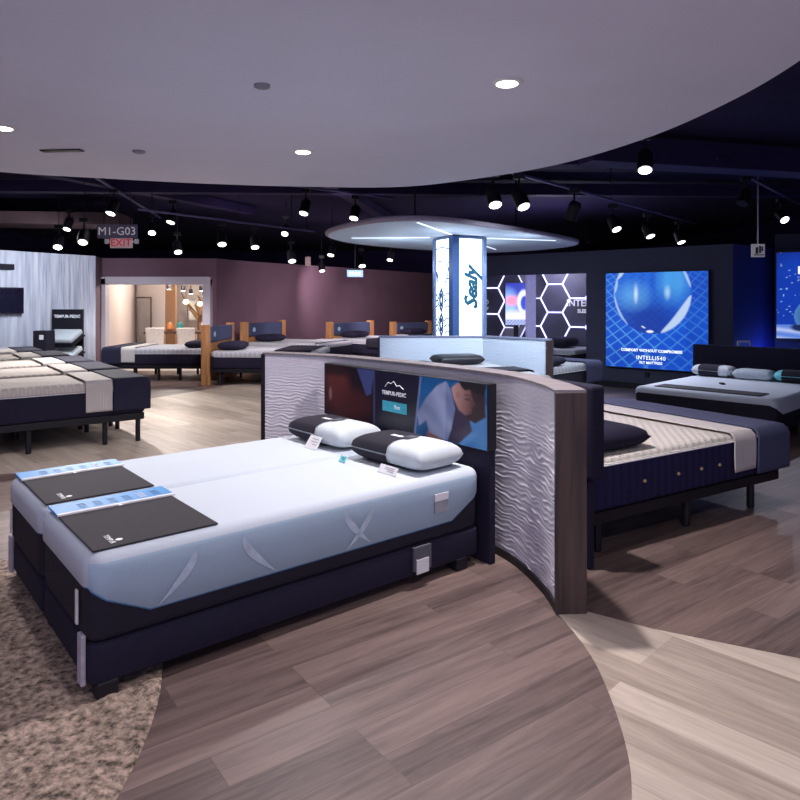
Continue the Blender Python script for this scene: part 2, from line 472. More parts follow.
# white streaked wall at the left
def mat_streak():
    m = bpy.data.materials.new('white streaked wall'); m.use_nodes = True
    nt = m.node_tree; N = nt.nodes; L = nt.links; bb = N['Principled BSDF']; bb.inputs['Roughness'].default_value = 0.5
    tc = N.new('ShaderNodeTexCoord'); mp = N.new('ShaderNodeMapping'); mp.inputs['Scale'].default_value = (9, 9, 0.7)
    L.new(tc.outputs['Object'], mp.inputs['Vector'])
    nz = N.new('ShaderNodeTexNoise'); nz.inputs['Scale'].default_value = 1.6; nz.inputs['Detail'].default_value = 5; L.new(mp.outputs['Vector'], nz.inputs['Vector'])
    rp = N.new('ShaderNodeValToRGB'); rp.color_ramp.elements[0].position = 0.35; rp.color_ramp.elements[1].position = 0.66
    rp.color_ramp.elements[0].color = lin((176, 182, 202)); rp.color_ramp.elements[1].color = lin((222, 224, 236))
    L.new(nz.outputs['Fac'], rp.inputs['Fac']); L.new(rp.outputs['Color'], bb.inputs['Base Color'])
    bp = N.new('ShaderNodeBump'); bp.inputs['Strength'].default_value = 0.9; bp.inputs['Distance'].default_value = 0.04
    L.new(nz.outputs['Fac'], bp.inputs['Height']); L.new(bp.outputs['Normal'], bb.inputs['Normal'])
    return m
M_streak = mat_streak()
wallo('wall_left', (-9.2, 7.9), (-6.02, 13.25), M_streak)
wallo('trim_7', (-6.02, 13.25), (-6.2, 13.95), M_purple)
# right: slate wall with the lightbox, alcove header, wall coloured with the screen's blue glow
R0, R1, R2 = (1.6, 13.44), (3.32, 11.95), (5.15, 10.36)
wallo('wall_right', R1, R2, M_slate)
wallo('wall_right', R0, R1, M_slate, z0=1.98, z1=WT)
wallo('wall_right', (0.95, 14.0), R0, M_slate)
wallo('wall_right', R2, (6.3, 11.25), M_bluelitwall)
wallo('wall_back', (-4.02, 14.4), (-3.45, 19.3), M_beige, z1=2.2)
wallo('wall_right', (6.3, 11.25), (8.9, 9.9), M_slate, z1=2.6)
wallo('baseboard_right', (3.28, 11.93), (5.13, 10.32), M_black, z0=0, z1=0.10, t=0.03)
# black shell far behind
b = MB(); b.box(-11, 9, 25.9, 26, 0, 3.4); struct(b.build('wall_rear', M_deck))
b = MB(); b.box(8.9, 9, -3, 26, 0, 3.4); struct(b.build('wall_far_right', M_deck))
b = MB(); b.box(-11, -10.9, -3, 26, 0, 3.4); struct(b.build('wall_far_left', M_deck))

# ------------------------------------------------------------------ alcove with hexagon tiles
wallo('wall_alcove', (1.0, 16.6), (4.6, 14.3), mat('lilac white wall', (200, 196, 222), 0.7, var=0.03), z1=2.4)
wallo('wall_alcove', (4.4, 13.9), (4.7, 11.0), M_slate, z1=2.3)
HD = Vector((0.756, -0.655, 0)); HN = Vector((-0.655, -0.756, 0))
def hex_panel(label, c, R, cells, texts):
    t = thing('hexagon_wall_panel', label, 'wall panel', c)
    for (i, j) in cells:
        cx = 1.5 * R * i; cz = math.sqrt(3) * R * (j + (0.5 if i % 2 else 0.0))
        if c[2] + cz - R < 0.05: continue
        P = [(cx + R * math.cos(PI / 3 * k), cz + R * math.sin(PI / 3 * k)) for k in range(6)]
        MM = frame((0, 0, 0), HD, (0, 0, 1))
        tile = MB().prism(P, -0.03, 0.0, M=MM).build('hexagon_tile', M_hex, t)
        e = MB()
        for k in range(6):
            a, q = P[k], P[(k + 1) % 6]
            e.tube([MM @ Vector((a[0], a[1], 0.012)), MM @ Vector((q[0], q[1], 0.012))], 0.014, 6)
        e.build('light_edge', M_hexem, tile)
    for body, size, x, z, m in texts:
        text(body, size, m, t, frame(HD * x + Vector((0, 0, z)) + HN * 0.02, HD, (0, 0, 1)), align='LEFT', bold=0.004)
    return t
hc = dp(555.3, 298.3, 13.8)
hex_panel('dark hexagon tile panel with glowing edges right of the violet-lit pillar', hc, 0.335,
          [(0, 0), (0, -1), (0, 1), (1, 0), (1, -1), (1, -2), (-1, -1), (-1, -2), (2, 0), (2, -1)],
          [('INTELLIBED', 0.19, 0.26, -0.10, M_ink), ('SLEEP', 0.10, 0.5, -0.26, M_ink)])
hc2 = dp(492, 301, 15.0)
hex_panel('dark hexagon tile panel just right of the lit column', hc2, 0.335,
          [(0, 0), (0, -1), (-1, 0), (-1, -1), (1, -1), (1, 0), (0, 1), (-1, 1)],
          [('INTELLIBED', 0.17, -0.95, -0.03, M_ink), ('SLEEP', 0.09, -0.3, -0.17, M_ink)])
p = dp(531.5, 300, 12.95)
b = MB(); b.box(p.x - 0.085, p.x + 0.085, p.y, p.y + 0.17, 0, 2.3, 0.004)
struct(b.build('trim_8', mat('violet lit pillar', (190, 184, 226), 0.6, em=0.25, emc=(170, 165, 240))), 'slim violet-lit white pillar in the hexagon alcove')  # violet light on the white pillar put into its colour and glow
def art_screen(s, t):
    c = mixc(L3(60, 90, 220), L3(40, 50, 170), t)
    c = mixc(c, L3(150, 190, 250), ell(s, t, 0.1, 0.45, 0.45, 0.35, 0.9))
    c = mixc(c, L3(245, 150, 190), ell(s, t, 0.3, 0.58, 0.3, 0.12, 0.8))
    c = mixc(c, L3(235, 240, 255), ell(s, t, 0.85, 0.55, 0.3, 0.28, 0.3) * (1 - ell(s, t, 0.9, 0.52, 0.2, 0.18, 0.3)))
    c = mixc(c, L3(225, 225, 250), ell(s, t, 0.5, 0.2, 0.9, 0.14, 0.9))
    if t < 0.14: c = mixc(L3(70, 90, 180), L3(200, 210, 240), 0.5 + 0.5 * math.sin(s * 40) * math.sin(t * 80))
    return c
sp = dp(505.5, 325, 13.4); sw, sh = 21.5 * 13.4 / F, 42 * 13.4 / F
t = thing('video_screen', 'upright pink and blue screen between the hexagon panels', 'screen', (sp.x, sp.y, sp.z))
MB().box(-0.01, sw + 0.01, 0.005, 0.05, -0.01, sh + 0.01, 0.004).build('housing', M_black, t)
painted('picture', sw, sh, art_screen, mat_attr('screen picture', em=1.3), t, frame((0, 0, 0), (1, 0, 0), (0, 0, 1)), 30, 50)
MB().box(sw / 2 - 0.05, sw / 2 + 0.05, 0.02, 0.05, -sp.z, 0).build('stand', M_black, t)

# ------------------------------------------------------------------ blue lightbox posters
def art_orb(s, t):
    # rows of a glowing lattice running to the horizon, with a glass sphere above it
    v = 1.0 - t
    c = mixc(L3(0, 60, 190), L3(0, 96, 225), 0.5 + 0.5 * noise.noise(Vector((s * 3, t * 3, 1))))
    dx = s - 0.47; dy = v - 0.22
    rx, ry = 0.38, 0.42
    rr = math.hypot(dx / rx, dy / ry)
    inside = rr < 1
    wv = 0.045 + 0.04 * v
    px = (s - 0.5) / wv; pz = math.log(1 + v) / 0.036
    if inside: px = (s - 0.47) / (0.028 + 0.02 * rr); pz = math.log(1 + v) / 0.026
    d1 = abs(math.sin((px + pz) * PI / 2)); d2 = abs(math.sin((px - pz) * PI / 2))
    lat = max(soft(d1 - 0.16, 0.3), soft(d2 - 0.16, 0.3)) * (0.85 if s < 0.55 else 0.5)
    c = mixc(c, L3(110, 200, 255), lat * (0.7 if not inside else 0.3))
    if s > 0.8 or v > 0.8: c = mixc(c, L3(0, 50, 160), 0.25)
    if inside:
        c = mixc(c, L3(0, 40, 150), 0.8 * ell(s, v, 0.45, 0.52, 0.30, 0.22, 1.1))
        up = soft(v - 0.27, 0.25)
        c = mixc(c, L3(20, 110, 225), up * (0.45 + 0.25 * math.sin(s * 62 + 3 * v)))
        c = mixc(c, L3(90, 190, 250), 0.55 * up * ell(s, v, 0.68, 0.12, 0.13, 0.3, 0.8))
        c = mixc(c, L3(120, 205, 255), ell(s, v, 0.28, 0.24, 0.13, 0.11, 1.6) * 0.5)
        c = mixc(c, L3(230, 245, 255), ell(s, v, 0.315, 0.225, 0.016, 0.07, 1.6) * 0.8)
        c = mixc(c, L3(200, 232, 255), ell(s, v, 0.625, 0.21, 0.022, 0.05, 1.6) * 0.7)
    e = rr - 1
    ang = math.atan2(dy, dx)
    w = 0.0
    if -0.3 < e < 0.02:
        def cres(a0, a1, th, k):
            if not a0 < ang < a1: return 0.0
            half = th / 2 * math.sin((ang - a0) / (a1 - a0) * PI) ** 0.6
            return k * soft(abs(e + half) - half, 0.04)
        w = max(cres(-2.75, -2.25, 0.10, 0.85), cres(-3.15, -2.70, 0.07, 0.7), cres(2.2, 3.12, 0.05, 0.75), cres(0.05, 1.35, 0.20, 0.85), cres(-0.75, -0.15, 0.06, 0.7))
    c = mixc(c, L3(205, 228, 255), w)
    c = mixc(c, L3(240, 250, 255), ell(s, v, 0.455, 0.615, 0.035, 0.014, 0.5))
    c = mixc(c, L3(220, 240, 255), ell(s, v, 0.39 , 0.57 + (0.39 - s) * -0.5, 0.02, 0.008, 0.6))
    return c
RD = (Vector((R2[0], R2[1], 0)) - Vector((R1[0], R1[1], 0))).normalized()
RN = Vector((RD.y, -RD.x, 0))
if RN.y > 0: RN = -RN
PL = Vector((3.62, 11.68, 0)) + RN * 0.07
t = thing('lightbox_poster', 'large square blue lightbox showing a glass sphere over a glowing lattice', 'lightbox poster', PL)
PW, PH, PZ = 1.68, 1.60, 0.36
Mx = frame(Vector((0, 0, PZ)) + RN * 0.002, RD, (0, 0, 1))
MB().box(-0.015, PW + 0.015, -0.015, PH + 0.015, -0.07, 0.0, 0.003, M=Mx).build('frame', M_black, t)
painted('printed_face', PW, PH, art_orb, mat_attr('orb print', em=0.95), t, frame(Vector((0, 0, PZ)) + RN * 0.006, RD, (0, 0, 1)), 170, 170)
def on_poster(x, z): return frame(Vector((0, 0, PZ + z)) + RD * x + RN * 0.010, RD, (0, 0, 1))
M_inkglow = mat('glowing white letters', (240, 245, 255), 0.5, em=1.1)
text('COMFORT WITHOUT COMPROMISE', 0.062, M_inkglow, t, on_poster(0.78, 0.295), bold=0.002)
text('INTELLI540', 0.092, M_inkglow, t, on_poster(0.78, 0.175), space=1.1, bold=0.001)
text('SKY MATTRESS', 0.058, M_inkglow, t, on_poster(0.78, 0.095), bold=0.001)
def art_space(s, t):
    c = mixc(L3(4, 30, 130), L3(10, 70, 200), 0.5 + 0.6 * noise.noise(Vector((s * 4, t * 3, 5))))
    c = mixc(c, L3(6, 20, 90), max(0, (t - 0.75) * 2))
    n = noise.noise(Vector((s * 55, t * 60, 2)))
    if t > 0.25 and n > 0.52: c = mixc(c, L3(170, 210, 255), 0.8)
    if t < 0.16: c = mixc(L3(190, 205, 245), L3(90, 130, 220), abs(math.sin(t * 30 + s * 6)))
    d = math.hypot((s - 0.28) / 0.17, (t - 0.26) / 0.22)
    if d < 1: c = mixc(L3(20, 60, 130), L3(90, 150, 210), d * d * 0.7)
    if t < 0.16: c = mixc(c, L3(20, 40, 90), ell(s, t, 0.16, 0.13, 0.07, 0.05, 0.4))
    return c
q0 = dp(776.5, 338, 11.0); sd = Vector((0.89, -0.456, 0)); sn = Vector((-0.456, -0.89, 0))
t = thing('wall_screen', 'blue starry screen with a planet cut off by the right picture edge', 'screen', q0)
MB().box(-0.03, 2.3, -0.06, 1.44, -0.08, -0.001, 0.004, M=frame((0, 0, 0), sd, (0, 0, 1))).build('housing', M_black, t)
painted('picture', 2.27, 1.40, art_space, mat_attr('space picture', em=0.95), t, frame(sn * 0.004, sd, (0, 0, 1)), 180, 110)
text('D', 0.16, M_inkglow, t, frame(sn * 0.012 + sd * 0.36 + Vector((0, 0, 1.10)), sd, (0, 0, 1)), bold=0.008)

# ------------------------------------------------------------------ curved wave partition
A0, A1 = 13.2, 68.2
PTOP = 1.069
def wave(s, z):
    """short broken ripples, like wind on sand"""
    q = noise.noise(Vector((s * 5.0, z * 9.0, 0.3))) * 0.9 + 0.75 * noise.noise(Vector((s * 12.0, z * 16, 4)))
    a = 0.5 + 0.9 * noise.noise(Vector((s * 8.5, z * 26.0, 9)))
    a = max(0.12, min(1.0, a))
    w = math.sin(2 * PI * (z / 0.026 + q))
    return a * (w if w > 0 else 0.6 * w)
cum = [0.0]
for p_, q_ in zip(WPATH, WPATH[1:]): cum.append(cum[-1] + math.hypot(q_[0] - p_[0], q_[1] - p_[1]))
SL = cum[-1]
def wpath(u, off=0.0):
    """point at share u along the front face, pushed off metres away from the bed"""
    d = u * SL; i = 0
    while i < len(cum) - 2 and cum[i + 1] < d: i += 1
    f = (d - cum[i]) / (cum[i + 1] - cum[i])
    def tn(k):
        a, c = WPATH[max(k - 1, 0)], WPATH[min(k + 1, len(WPATH) - 1)]; v = Vector((c[0] - a[0], c[1] - a[1], 0)).normalized(); return Vector((v.y, -v.x, 0))
    n = (tn(i) * (1 - f) + tn(i + 1) * f).normalized()
    a, c = WPATH[i], WPATH[i + 1]
    return Vector((a[0] + (c[0] - a[0]) * f, a[1] + (c[1] - a[1]) * f, 0)) + n * off, n
t = thing('wave_partition', 'curved white wave-textured partition behind the split bed with dark walnut end', 'partition', (0, 0, 0))
M_wave = mat('white wave panel', (214, 210, 220), 0.7, var=0.04)
def wfn(i, j):
    p, n = wpath(0.006 + 0.988 * i); z = 0.045 + (PTOP - 0.012 - 0.045) * j
    fade = 1.0 if z < 0.80 else max(0.2, 1 - (z - 0.80) / 0.15)
    p = p - n * (0.0045 * wave(i * SL, z) * fade - 0.002)
    return Vector((p.x, p.y, z))
b = MB(); b.grid(440, 260, wfn, flip=True); b.build('textured_panel', M_wave, t, smooth=True)
def pathslab(o0, o1, u0, u1, z0, z1, name, m, n=60):
    P = [wpath(u0 + (u1 - u0) * k / n, o1)[0] for k in range(n + 1)] + [wpath(u1 + (u0 - u1) * k / n, o0)[0] for k in range(n + 1)]
    return MB().prism([(p.x, p.y) for p in P], z0, z1).build(name, m, t)
pathslab(0.012, 0.135, 0.005, 0.995, 0.0, PTOP - 0.012, 'core', M_dark)
pathslab(-0.012, 0.142, 0.0, 1.0, PTOP - 0.012, PTOP, 'cap', M_capwood)
pathslab(-0.010, 0.02, 0.005, 0.995, 0.0, 0.045, 'plinth', M_black)
for u_, m_ in ((0.0, M_endwood), (1.0, M_black)):
    p, n = wpath(u_); 
    e = MB().box(-0.010, 0.140, -0.014, 0.014, 0.0, PTOP - 0.012, 0.002).build('end_board', m_, t)
    e.location = p; e.rotation_euler = (0, 0, math.atan2(n.y, n.x))

# ------------------------------------------------------------------ split bed (foreground)
U = Vector((0.768, 0.640, 0)).normalized(); V = Vector((-U.y, U.x, 0)); RZ = math.atan2(U.y, U.x)
BC = Vector((-1.148, 2.48, 0)) - U * 0.012 - V * 0.012
BL, BW = 2.10, 1.512
bed = thing('split_bed', 'split white mattress bed with charcoal base and photo headboard in the foreground', 'bed', BC, RZ)
# local x foot -> head, local y 0..BW (near long side at y = 0)
def cover_z(x, y, side):
    """lower edge of the white cover; side = y of the outer long side"""
    dside = abs(y - side)
    low = 0.294
    zf = 0.425
    if dside < 0.03:
        if x < 0.17: return low + (0.43 - low) * (1 - x / 0.17)
        if x > BL - 0.20: return low + (0.43 - low) * ((x - BL + 0.20) / 0.20)
        return low
    return zf
for half in range(2):
    yc = BW * (0.25 + 0.5 * half); side = -BW / 4 if half == 0 else BW / 4
    b = MB(); slab_rings(b, BL, BW / 2 - 0.006, round_profile(0.215, 0.53, 0.03, 0.05, grow=-0.006), rc=0.07)
    o = b.build('mattress', M_dark, bed, smooth=True); o.location = (0, yc, 0)
    b = MB()
    rs = [(0.004, lambda x, y: cover_z(x, y, side) ), (-0.003, lambda x, y: cover_z(x, y, side) + 0.004)]
    rs += [(0.05 * (1 - math.cos(PI / 2 * k / 5)) * 1.0 - 0.003 * (1 - k / 5), 0.55 - 0.05 + 0.05 * math.sin(PI / 2 * k / 5)) for k in range(6)]
    rings = slab_rings(b, BL, BW / 2 - 0.006, rs, rc=0.07, n_c=8, cap_bot=False)
    ring0 = [v.co.copy() for v in rings[0]]
    # shade of the less lit long side put into the skirt colour
    cv = b.build('cover', [M_cover, M_skirtshade], o, smooth=True)
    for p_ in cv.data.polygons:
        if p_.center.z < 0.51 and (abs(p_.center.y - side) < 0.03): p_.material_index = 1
    if half == 0:
        for x_, sg in ((0.62, 1), (0.42, -1), (1.15, 1), (1.32, -1)):
            sw = MB(); A = [(x_ + sg * 0.16 * (k / 12) ** 1.7, 0.505 - 0.20 * k / 12, 0.022 * math.sin(PI * k / 12)) for k in range(13)]
            for q0_, q1_ in zip(A, A[1:]):
                sw.poly([(q0_[0] - q0_[2], side - 0.0055, q0_[1]), (q1_[0] - q1_[2], side - 0.0055, q1_[1]), (q1_[0] + q1_[2] + 0.001, side - 0.0055, q1_[1]), (q0_[0] + q0_[2] + 0.001, side - 0.0055, q0_[1])])
            sw.build('swoosh', mat('rose grey knit', (178, 192, 208), 0.85), o, recalc=True)
    MB().tube([v + Vector((0, 0, 0.002)) for v in ring0], 0.006, 6, closed=True).build('piping', M_pipe, o)
    # law tag at the foot
    lt = MB().box(-0.012, -0.004, -0.012 + side * 0.7, 0.012 + side * 0.7, 0.27, 0.40, 0.002).build('tag', M_card, o)
    b = MB(); slab_rings(b, BL - 0.02, BW / 2 - 0.016, round_profile(0.058, 0.213, 0.02, 0.015), rc=0.04)
    o2 = b.build('base', M_darknavy, bed, smooth=True); o2.location = (0.01, yc, 0)
    MB().box(-0.02, -0.001, side * 0.80 - 0.028, side * 0.80 + 0.028, 0.055, 0.245, 0.006).build('retainer_tab', mat('dull white plastic', (176, 170, 180), 0.6), o2)
for x in (0.075, BL - 0.15):
    for y in (0.044, BW / 2, BW - 0.044):
        MB().box(x - 0.04, x + 0.04, y - 0.04, y + 0.04, 0.0, 0.07, 0.008).build('leg', M_black, bed)
# headboard
HX = BL + 0.012
hb = MB().box(HX + 0.012, HX + 0.058, -0.045, 1.615, 0.0, 0.69, 0.01).build('headboard', M_darknavy, bed)
MB().box(HX - 0.01, HX + 0.060, -0.05, 1.62, 0.645, 1.025, 0.004).build('photo_box', M_black, hb)
def art_sleep(s, t):
    nn = 0.5 + 0.5 * noise.noise(Vector((s * 12, t * 6, 0)))
    if s < 0.376:
        a = s / 0.376
        c = mixc(L3(44, 26, 40), L3(24, 16, 34), a)
        c = mixc(c, L3(128, 62, 58), 0.7 * ell(a, t, 0.27, 0.62, 0.24, 0.36, 0.7))       # face of a sleeper in shade
        c = mixc(c, L3(96, 44, 46), 0.7 * ell(a, t, 0.5, 0.3, 0.42, 0.3, 0.8))
        c = mixc(c, L3(40, 22, 32), 0.8 * ell(a, t, 0.2, 0.95, 0.35, 0.16, 0.5))
        c = mixc(c, L3(190, 150, 150), 0.6 * ell(a, t, 0.13, 0.42, 0.03, 0.12, 0.7))
        c = mixc(c, L3(80, 92, 150), 0.85 * (1 if inpoly((a, t), [(0.66, 1.0), (0.98, 1.0), (0.93, 0.55), (0.84, 0.5)]) else 0))
        if a > 0.965: c = L3(70, 76, 110)
        return c
    if s < 0.62 + 0.035 * t:
        return mixc(L3(22, 20, 44), L3(34, 30, 58), t)
    if s < 0.63 + 0.035 * t: return L3(130, 150, 190)
    a = (s - 0.65) / 0.35; v = 1 - t
    c = mixc(L3(18, 84, 140), L3(24, 120, 190), nn)
    # pillow on the right
    pil = [(0.78, 0.5), (1.0, 0.3), (1.02, 1.02), (0.55, 1.02), (0.66, 0.8)]
    if inpoly((a, v), pil): c = mixc(L3(36, 96, 176), L3(96, 170, 224), 0.5 + 0.5 * noise.noise(Vector((a * 7 + v * 5, v * 3, 3))))
    arm = [(0.50, 0.25), (0.72, 0.4), (0.80, 0.75), (0.60, 1.0), (0.45, 1.0), (0.52, 0.6)]
    if inpoly((a, v), arm): c = L3(58, 44, 72)
    shirt = [(-0.03, 0.62), (0.12, 0.34), (0.28, 0.12), (0.43, 0.02), (0.50, 0.18), (0.56, 0.45), (0.50, 0.8), (0.44, 0.98), (0.16, 0.93), (0.12, 0.72), (0.0, 0.84)]
    if inpoly((a, v), shirt):
        c = mixc(L3(178, 190, 220), L3(120, 134, 178), 0.5 + 0.9 * noise.noise(Vector((a * 4 - v * 2, v * 3, 8))) + (0.4 if a > 0.42 else 0))
    if inpoly((a, v), [(0.12, 0.9), (0.3, 0.95), (0.42, 1.0), (0.12, 1.02)]): c = L3(150, 104, 100)
    if inpoly((a, v), [(0.74, 0.02), (0.97, 0.05), (0.98, 0.5), (0.84, 0.62), (0.70, 0.56), (0.72, 0.3)]): c = L3(58, 36, 44)     # shaded side of the head
    face = [(0.50, 0.12), (0.58, 0.03), (0.70, 0.02), (0.77, 0.10), (0.80, 0.22), (0.85, 0.34), (0.80, 0.38), (0.79, 0.48), (0.70, 0.52), (0.61, 0.45), (0.54, 0.30)]
    if inpoly((a, v), face): c = mixc(L3(214, 164, 152), L3(104, 62, 64), (a - 0.52) / 0.30 + (v - 0.25) * 0.5)
    hair = [(0.60, -0.05), (1.0, -0.05), (0.97, 0.16), (0.86, 0.16), (0.76, 0.11), (0.70, 0.13), (0.64, 0.07)]
    if inpoly((a, v), hair): c = L3(34, 25, 34)
    c = mixc(c, L3(62, 38, 44), 0.8 * ell(a, v, 0.735, 0.265, 0.045, 0.018, 0.6))         # closed eye
    c = mixc(c, L3(84, 52, 54), 0.7 * ell(a, v, 0.73, 0.20, 0.05, 0.015, 0.6))            # brow
    c = mixc(c, L3(150, 84, 82), 0.7 * ell(a, v, 0.765, 0.42, 0.03, 0.014, 0.6))          # lips
    c = mixc(c, L3(176, 120, 112), 0.8 * ell(a, v, 0.60, 0.22, 0.025, 0.055, 0.5))        # ear
    if a > 1.0: c = L3(20, 18, 30)
    return c
PF = frame((HX - 0.013, 1.612, 0.65), (0, -1, 0), (0, 0, 1))
painted('photo_print', 1.655, 0.37, art_sleep, mat_attr('headboard print', em=0.0, rough=0.35), hb, PF, 400, 96, blur=2)
def on_head(s, z): return frame((HX - 0.016, 1.612 - 1.655 * s, 0.65 + z), (0, -1, 0), (0, 0, 1))
text('TEMPUR-PEDIC', 0.037, M_ink, hb, on_head(0.50, 0.232), bold=0.0008)
MB().box(-0.125, 0.125, -0.034, 0.034, 0, 0.002, M=on_head(0.505, 0.145)).build('teal_plate', mat('teal print', (66, 168, 190), 0.6, em=0.12), hb)
text('flex', 0.04, M_ink, hb, on_head(0.505, 0.147) @ Matrix.Translation((0.03, 0, 0.003)))
sk = MB(); sk.tube([on_head(0.50, 0.285) @ Vector(p_) for p_ in [(-0.09, -0.012, 0), (-0.06, 0.018, 0), (-0.03, 0.012, 0), (0, 0.03, 0), (0.03, 0.0, 0), (0.06, 0.008, 0), (0.10, -0.015, 0)]], 0.0022, 5)
sk.build('emblem', M_ink, hb)
# side label, base tag
MB().box(1.73, 1.83, -0.012, -0.006, 0.425, 0.465, 0.002).build('side_label', M_card, bed)
MB().box(1.73, 1.83, -0.0105, -0.006, 0.36, 0.425, 0.001).build('side_label', mat('grey label', (150, 152, 162), 0.6), bed)
MB().box(1.58, 1.70, -0.016, 0.001, 0.09, 0.215, 0.002).build('hang_tag', M_inkdark, bed)
MB().box(1.595, 1.68, -0.019, -0.015, 0.075, 0.15, 0.001).build('hang_tag', M_card, bed)

# pillows with sleeves
def pillow_mesh(L, W, H, n=28, sx=0.45):
    """cushion along local y (length L), W along x"""
    b = MB()
    def fn(sgn):
        def f(i, j):
            x = (i - 0.5) * 2; y = (j - 0.5) * 2
            ex = max(0.0, 1 - abs(x) ** 4.0) ** sx; ey = max(0.0, 1 - abs(y) ** 7) ** sx
            px = x * W / 2 * (1 - 0.05 * (1 - ey)); py = y * L / 2 * (1 - 0.03 * (1 - ex))
            return Vector((px, py, H / 2 + sgn * H / 2 * ex * ey))
        return f
    b.grid(n, n, fn(1)); b.grid(n, n, fn(-1), flip=True)
    bmesh.ops.remove_doubles(b.bm, verts=b.bm.verts[:], dist=0.0005)
    return b
def sleeve_mesh(L, W, H, y0, y1, n=28, sx=0.45, grow=0.004):
    b = MB()
    def fn(sgn):
        def f(i, j):
            x = (i - 0.5) * 2; y = (y0 + (y1 - y0) * j) * 2 / L
            ex = max(0.0, 1 - abs(x) ** 4.0) ** sx; ey = max(0.0, 1 - abs(y) ** 7) ** sx
            px = x * (W / 2 + grow) * (1 - 0.05 * (1 - ey))
            return Vector((px, y * L / 2, H / 2 + sgn * (H / 2 * ex * ey + grow)))
        return f
    b.grid(n, n, fn(1)); b.grid(n, n, fn(-1), flip=True)
    return b
def bed_pt(x, y, z=0.0): return BC + U * x + V * y + Vector((0, 0, z))
def sleeved(label, loc, rz, L=0.62, W=0.36, H=0.14, y0=-0.03, y1=0.285, group=None, sleeve=M_dark, body=M_pillow, words=True):
    t = thing('pillow', label, 'pillow', loc, rz, group)
    pillow_mesh(L, W, H).build('cushion', body, t, smooth=True)
    s = sleeve_mesh(L, W, H, y0, y1).build('sleeve', sleeve, t, smooth=True)
    if words:
        MB().box(-0.05, 0.05, -0.06, 0.0, H + 0.0045, H + 0.0065).build('print', M_inkdark, s)
        MB().box(-0.04, -0.01, -0.05, 0.09, H + 0.0045, H + 0.0065).build('print', M_ink, s)
    return t
sleeved('white pillow in a charcoal sleeve nearest the wave partition end', bed_pt(1.84, 0.36, 0.558), RZ + 0.05)
sleeved('white pillow in a charcoal sleeve on the far half of the split bed', bed_pt(1.84, 1.10, 0.558), RZ + 0.03)
def price_card(label, loc, rz, w=0.13, d=0.09, m=None):
    t = thing('price_card', label, 'card', loc, rz)
    M = Matrix.Rotation(0.6, 4, 'Y')
    MB().box(-0.002, 0.002, -w / 2, w / 2, 0, d, 0.0005, M=M).build('card', m or M_card, t)
    for k in range(3):
        MB().box(-0.0035, -0.0018, -w * 0.36, w * (0.0 if k == 2 else 0.2), d * (0.74 - 0.2 * k), d * (0.77 - 0.2 * k), M=M).build('print_line', M_inkdark, t)
price_card('white price card leaning before the far sleeved pillow', bed_pt(1.60, 1.02, 0.552), RZ)
price_card('flat white price card before the nearest sleeved pillow', bed_pt(1.58, 0.22, 0.552), RZ, 0.15, 0.05)
price_card('aqua corner tag between the two sleeved pillows', bed_pt(1.55, 0.60, 0.552), RZ, 0.06, 0.04, M_aqua)

# foot mats with blue band
def foot_mat(label, y0):
    t = thing('foot_mat', label, 'foot mat', bed_pt(0.03, y0, 0.551), RZ, 'dark foot mats with a sky blue band')
    b = MB(); b.grid(10, 12, lambda i, j: Vector((i * 0.50, 0.03 + j * 0.53, 0.006)))
    m = MB().box(0, 0.50, 0.02, 0.57, 0.0, 0.007, 0.003).build('mat', M_mat, t); b.bm.free()
    bd = MB().box(-0.005, 0.515, 0.545, 0.715, 0.004, 0.013, 0.003).build('band', M_blue, t)
    MB().box(-0.004, 0.514, 0.536, 0.556, 0.006, 0.0145, 0.001).build('band_edge', M_card, bd)
    for k in range(6):
        x = 0.10 + 0.066 * k
        for r in range(4):
            MB().box(x, x + 0.034, 0.585 + 0.022 * r, 0.592 + 0.022 * r, 0.0135, 0.0142).build('print_line', M_card if k == 4 else M_blue2, bd)
    MB().box(0.24, 0.27, 0.52, 0.54, 0.006, 0.012, 0.002).build('clip', M_chrome, t)
    Mt = frame((0.085, 0.11, 0.0080), (0.0, -1, 0), (1, 0, 0))
    text('TEMPUR', 0.030, M_ink, t, Mt, depth=0.0004)
    MB().lathe([(0.010, 0), (0.014, 0.0005)], 12, Matrix.Translation((0.115, 0.085, 0.0075))).build('emblem', M_ink, t)
    return t
foot_mat('dark mat with blue band at the foot of the near mattress half', 0.02)
foot_mat('dark mat with blue band at the foot of the far mattress half', 0.775)

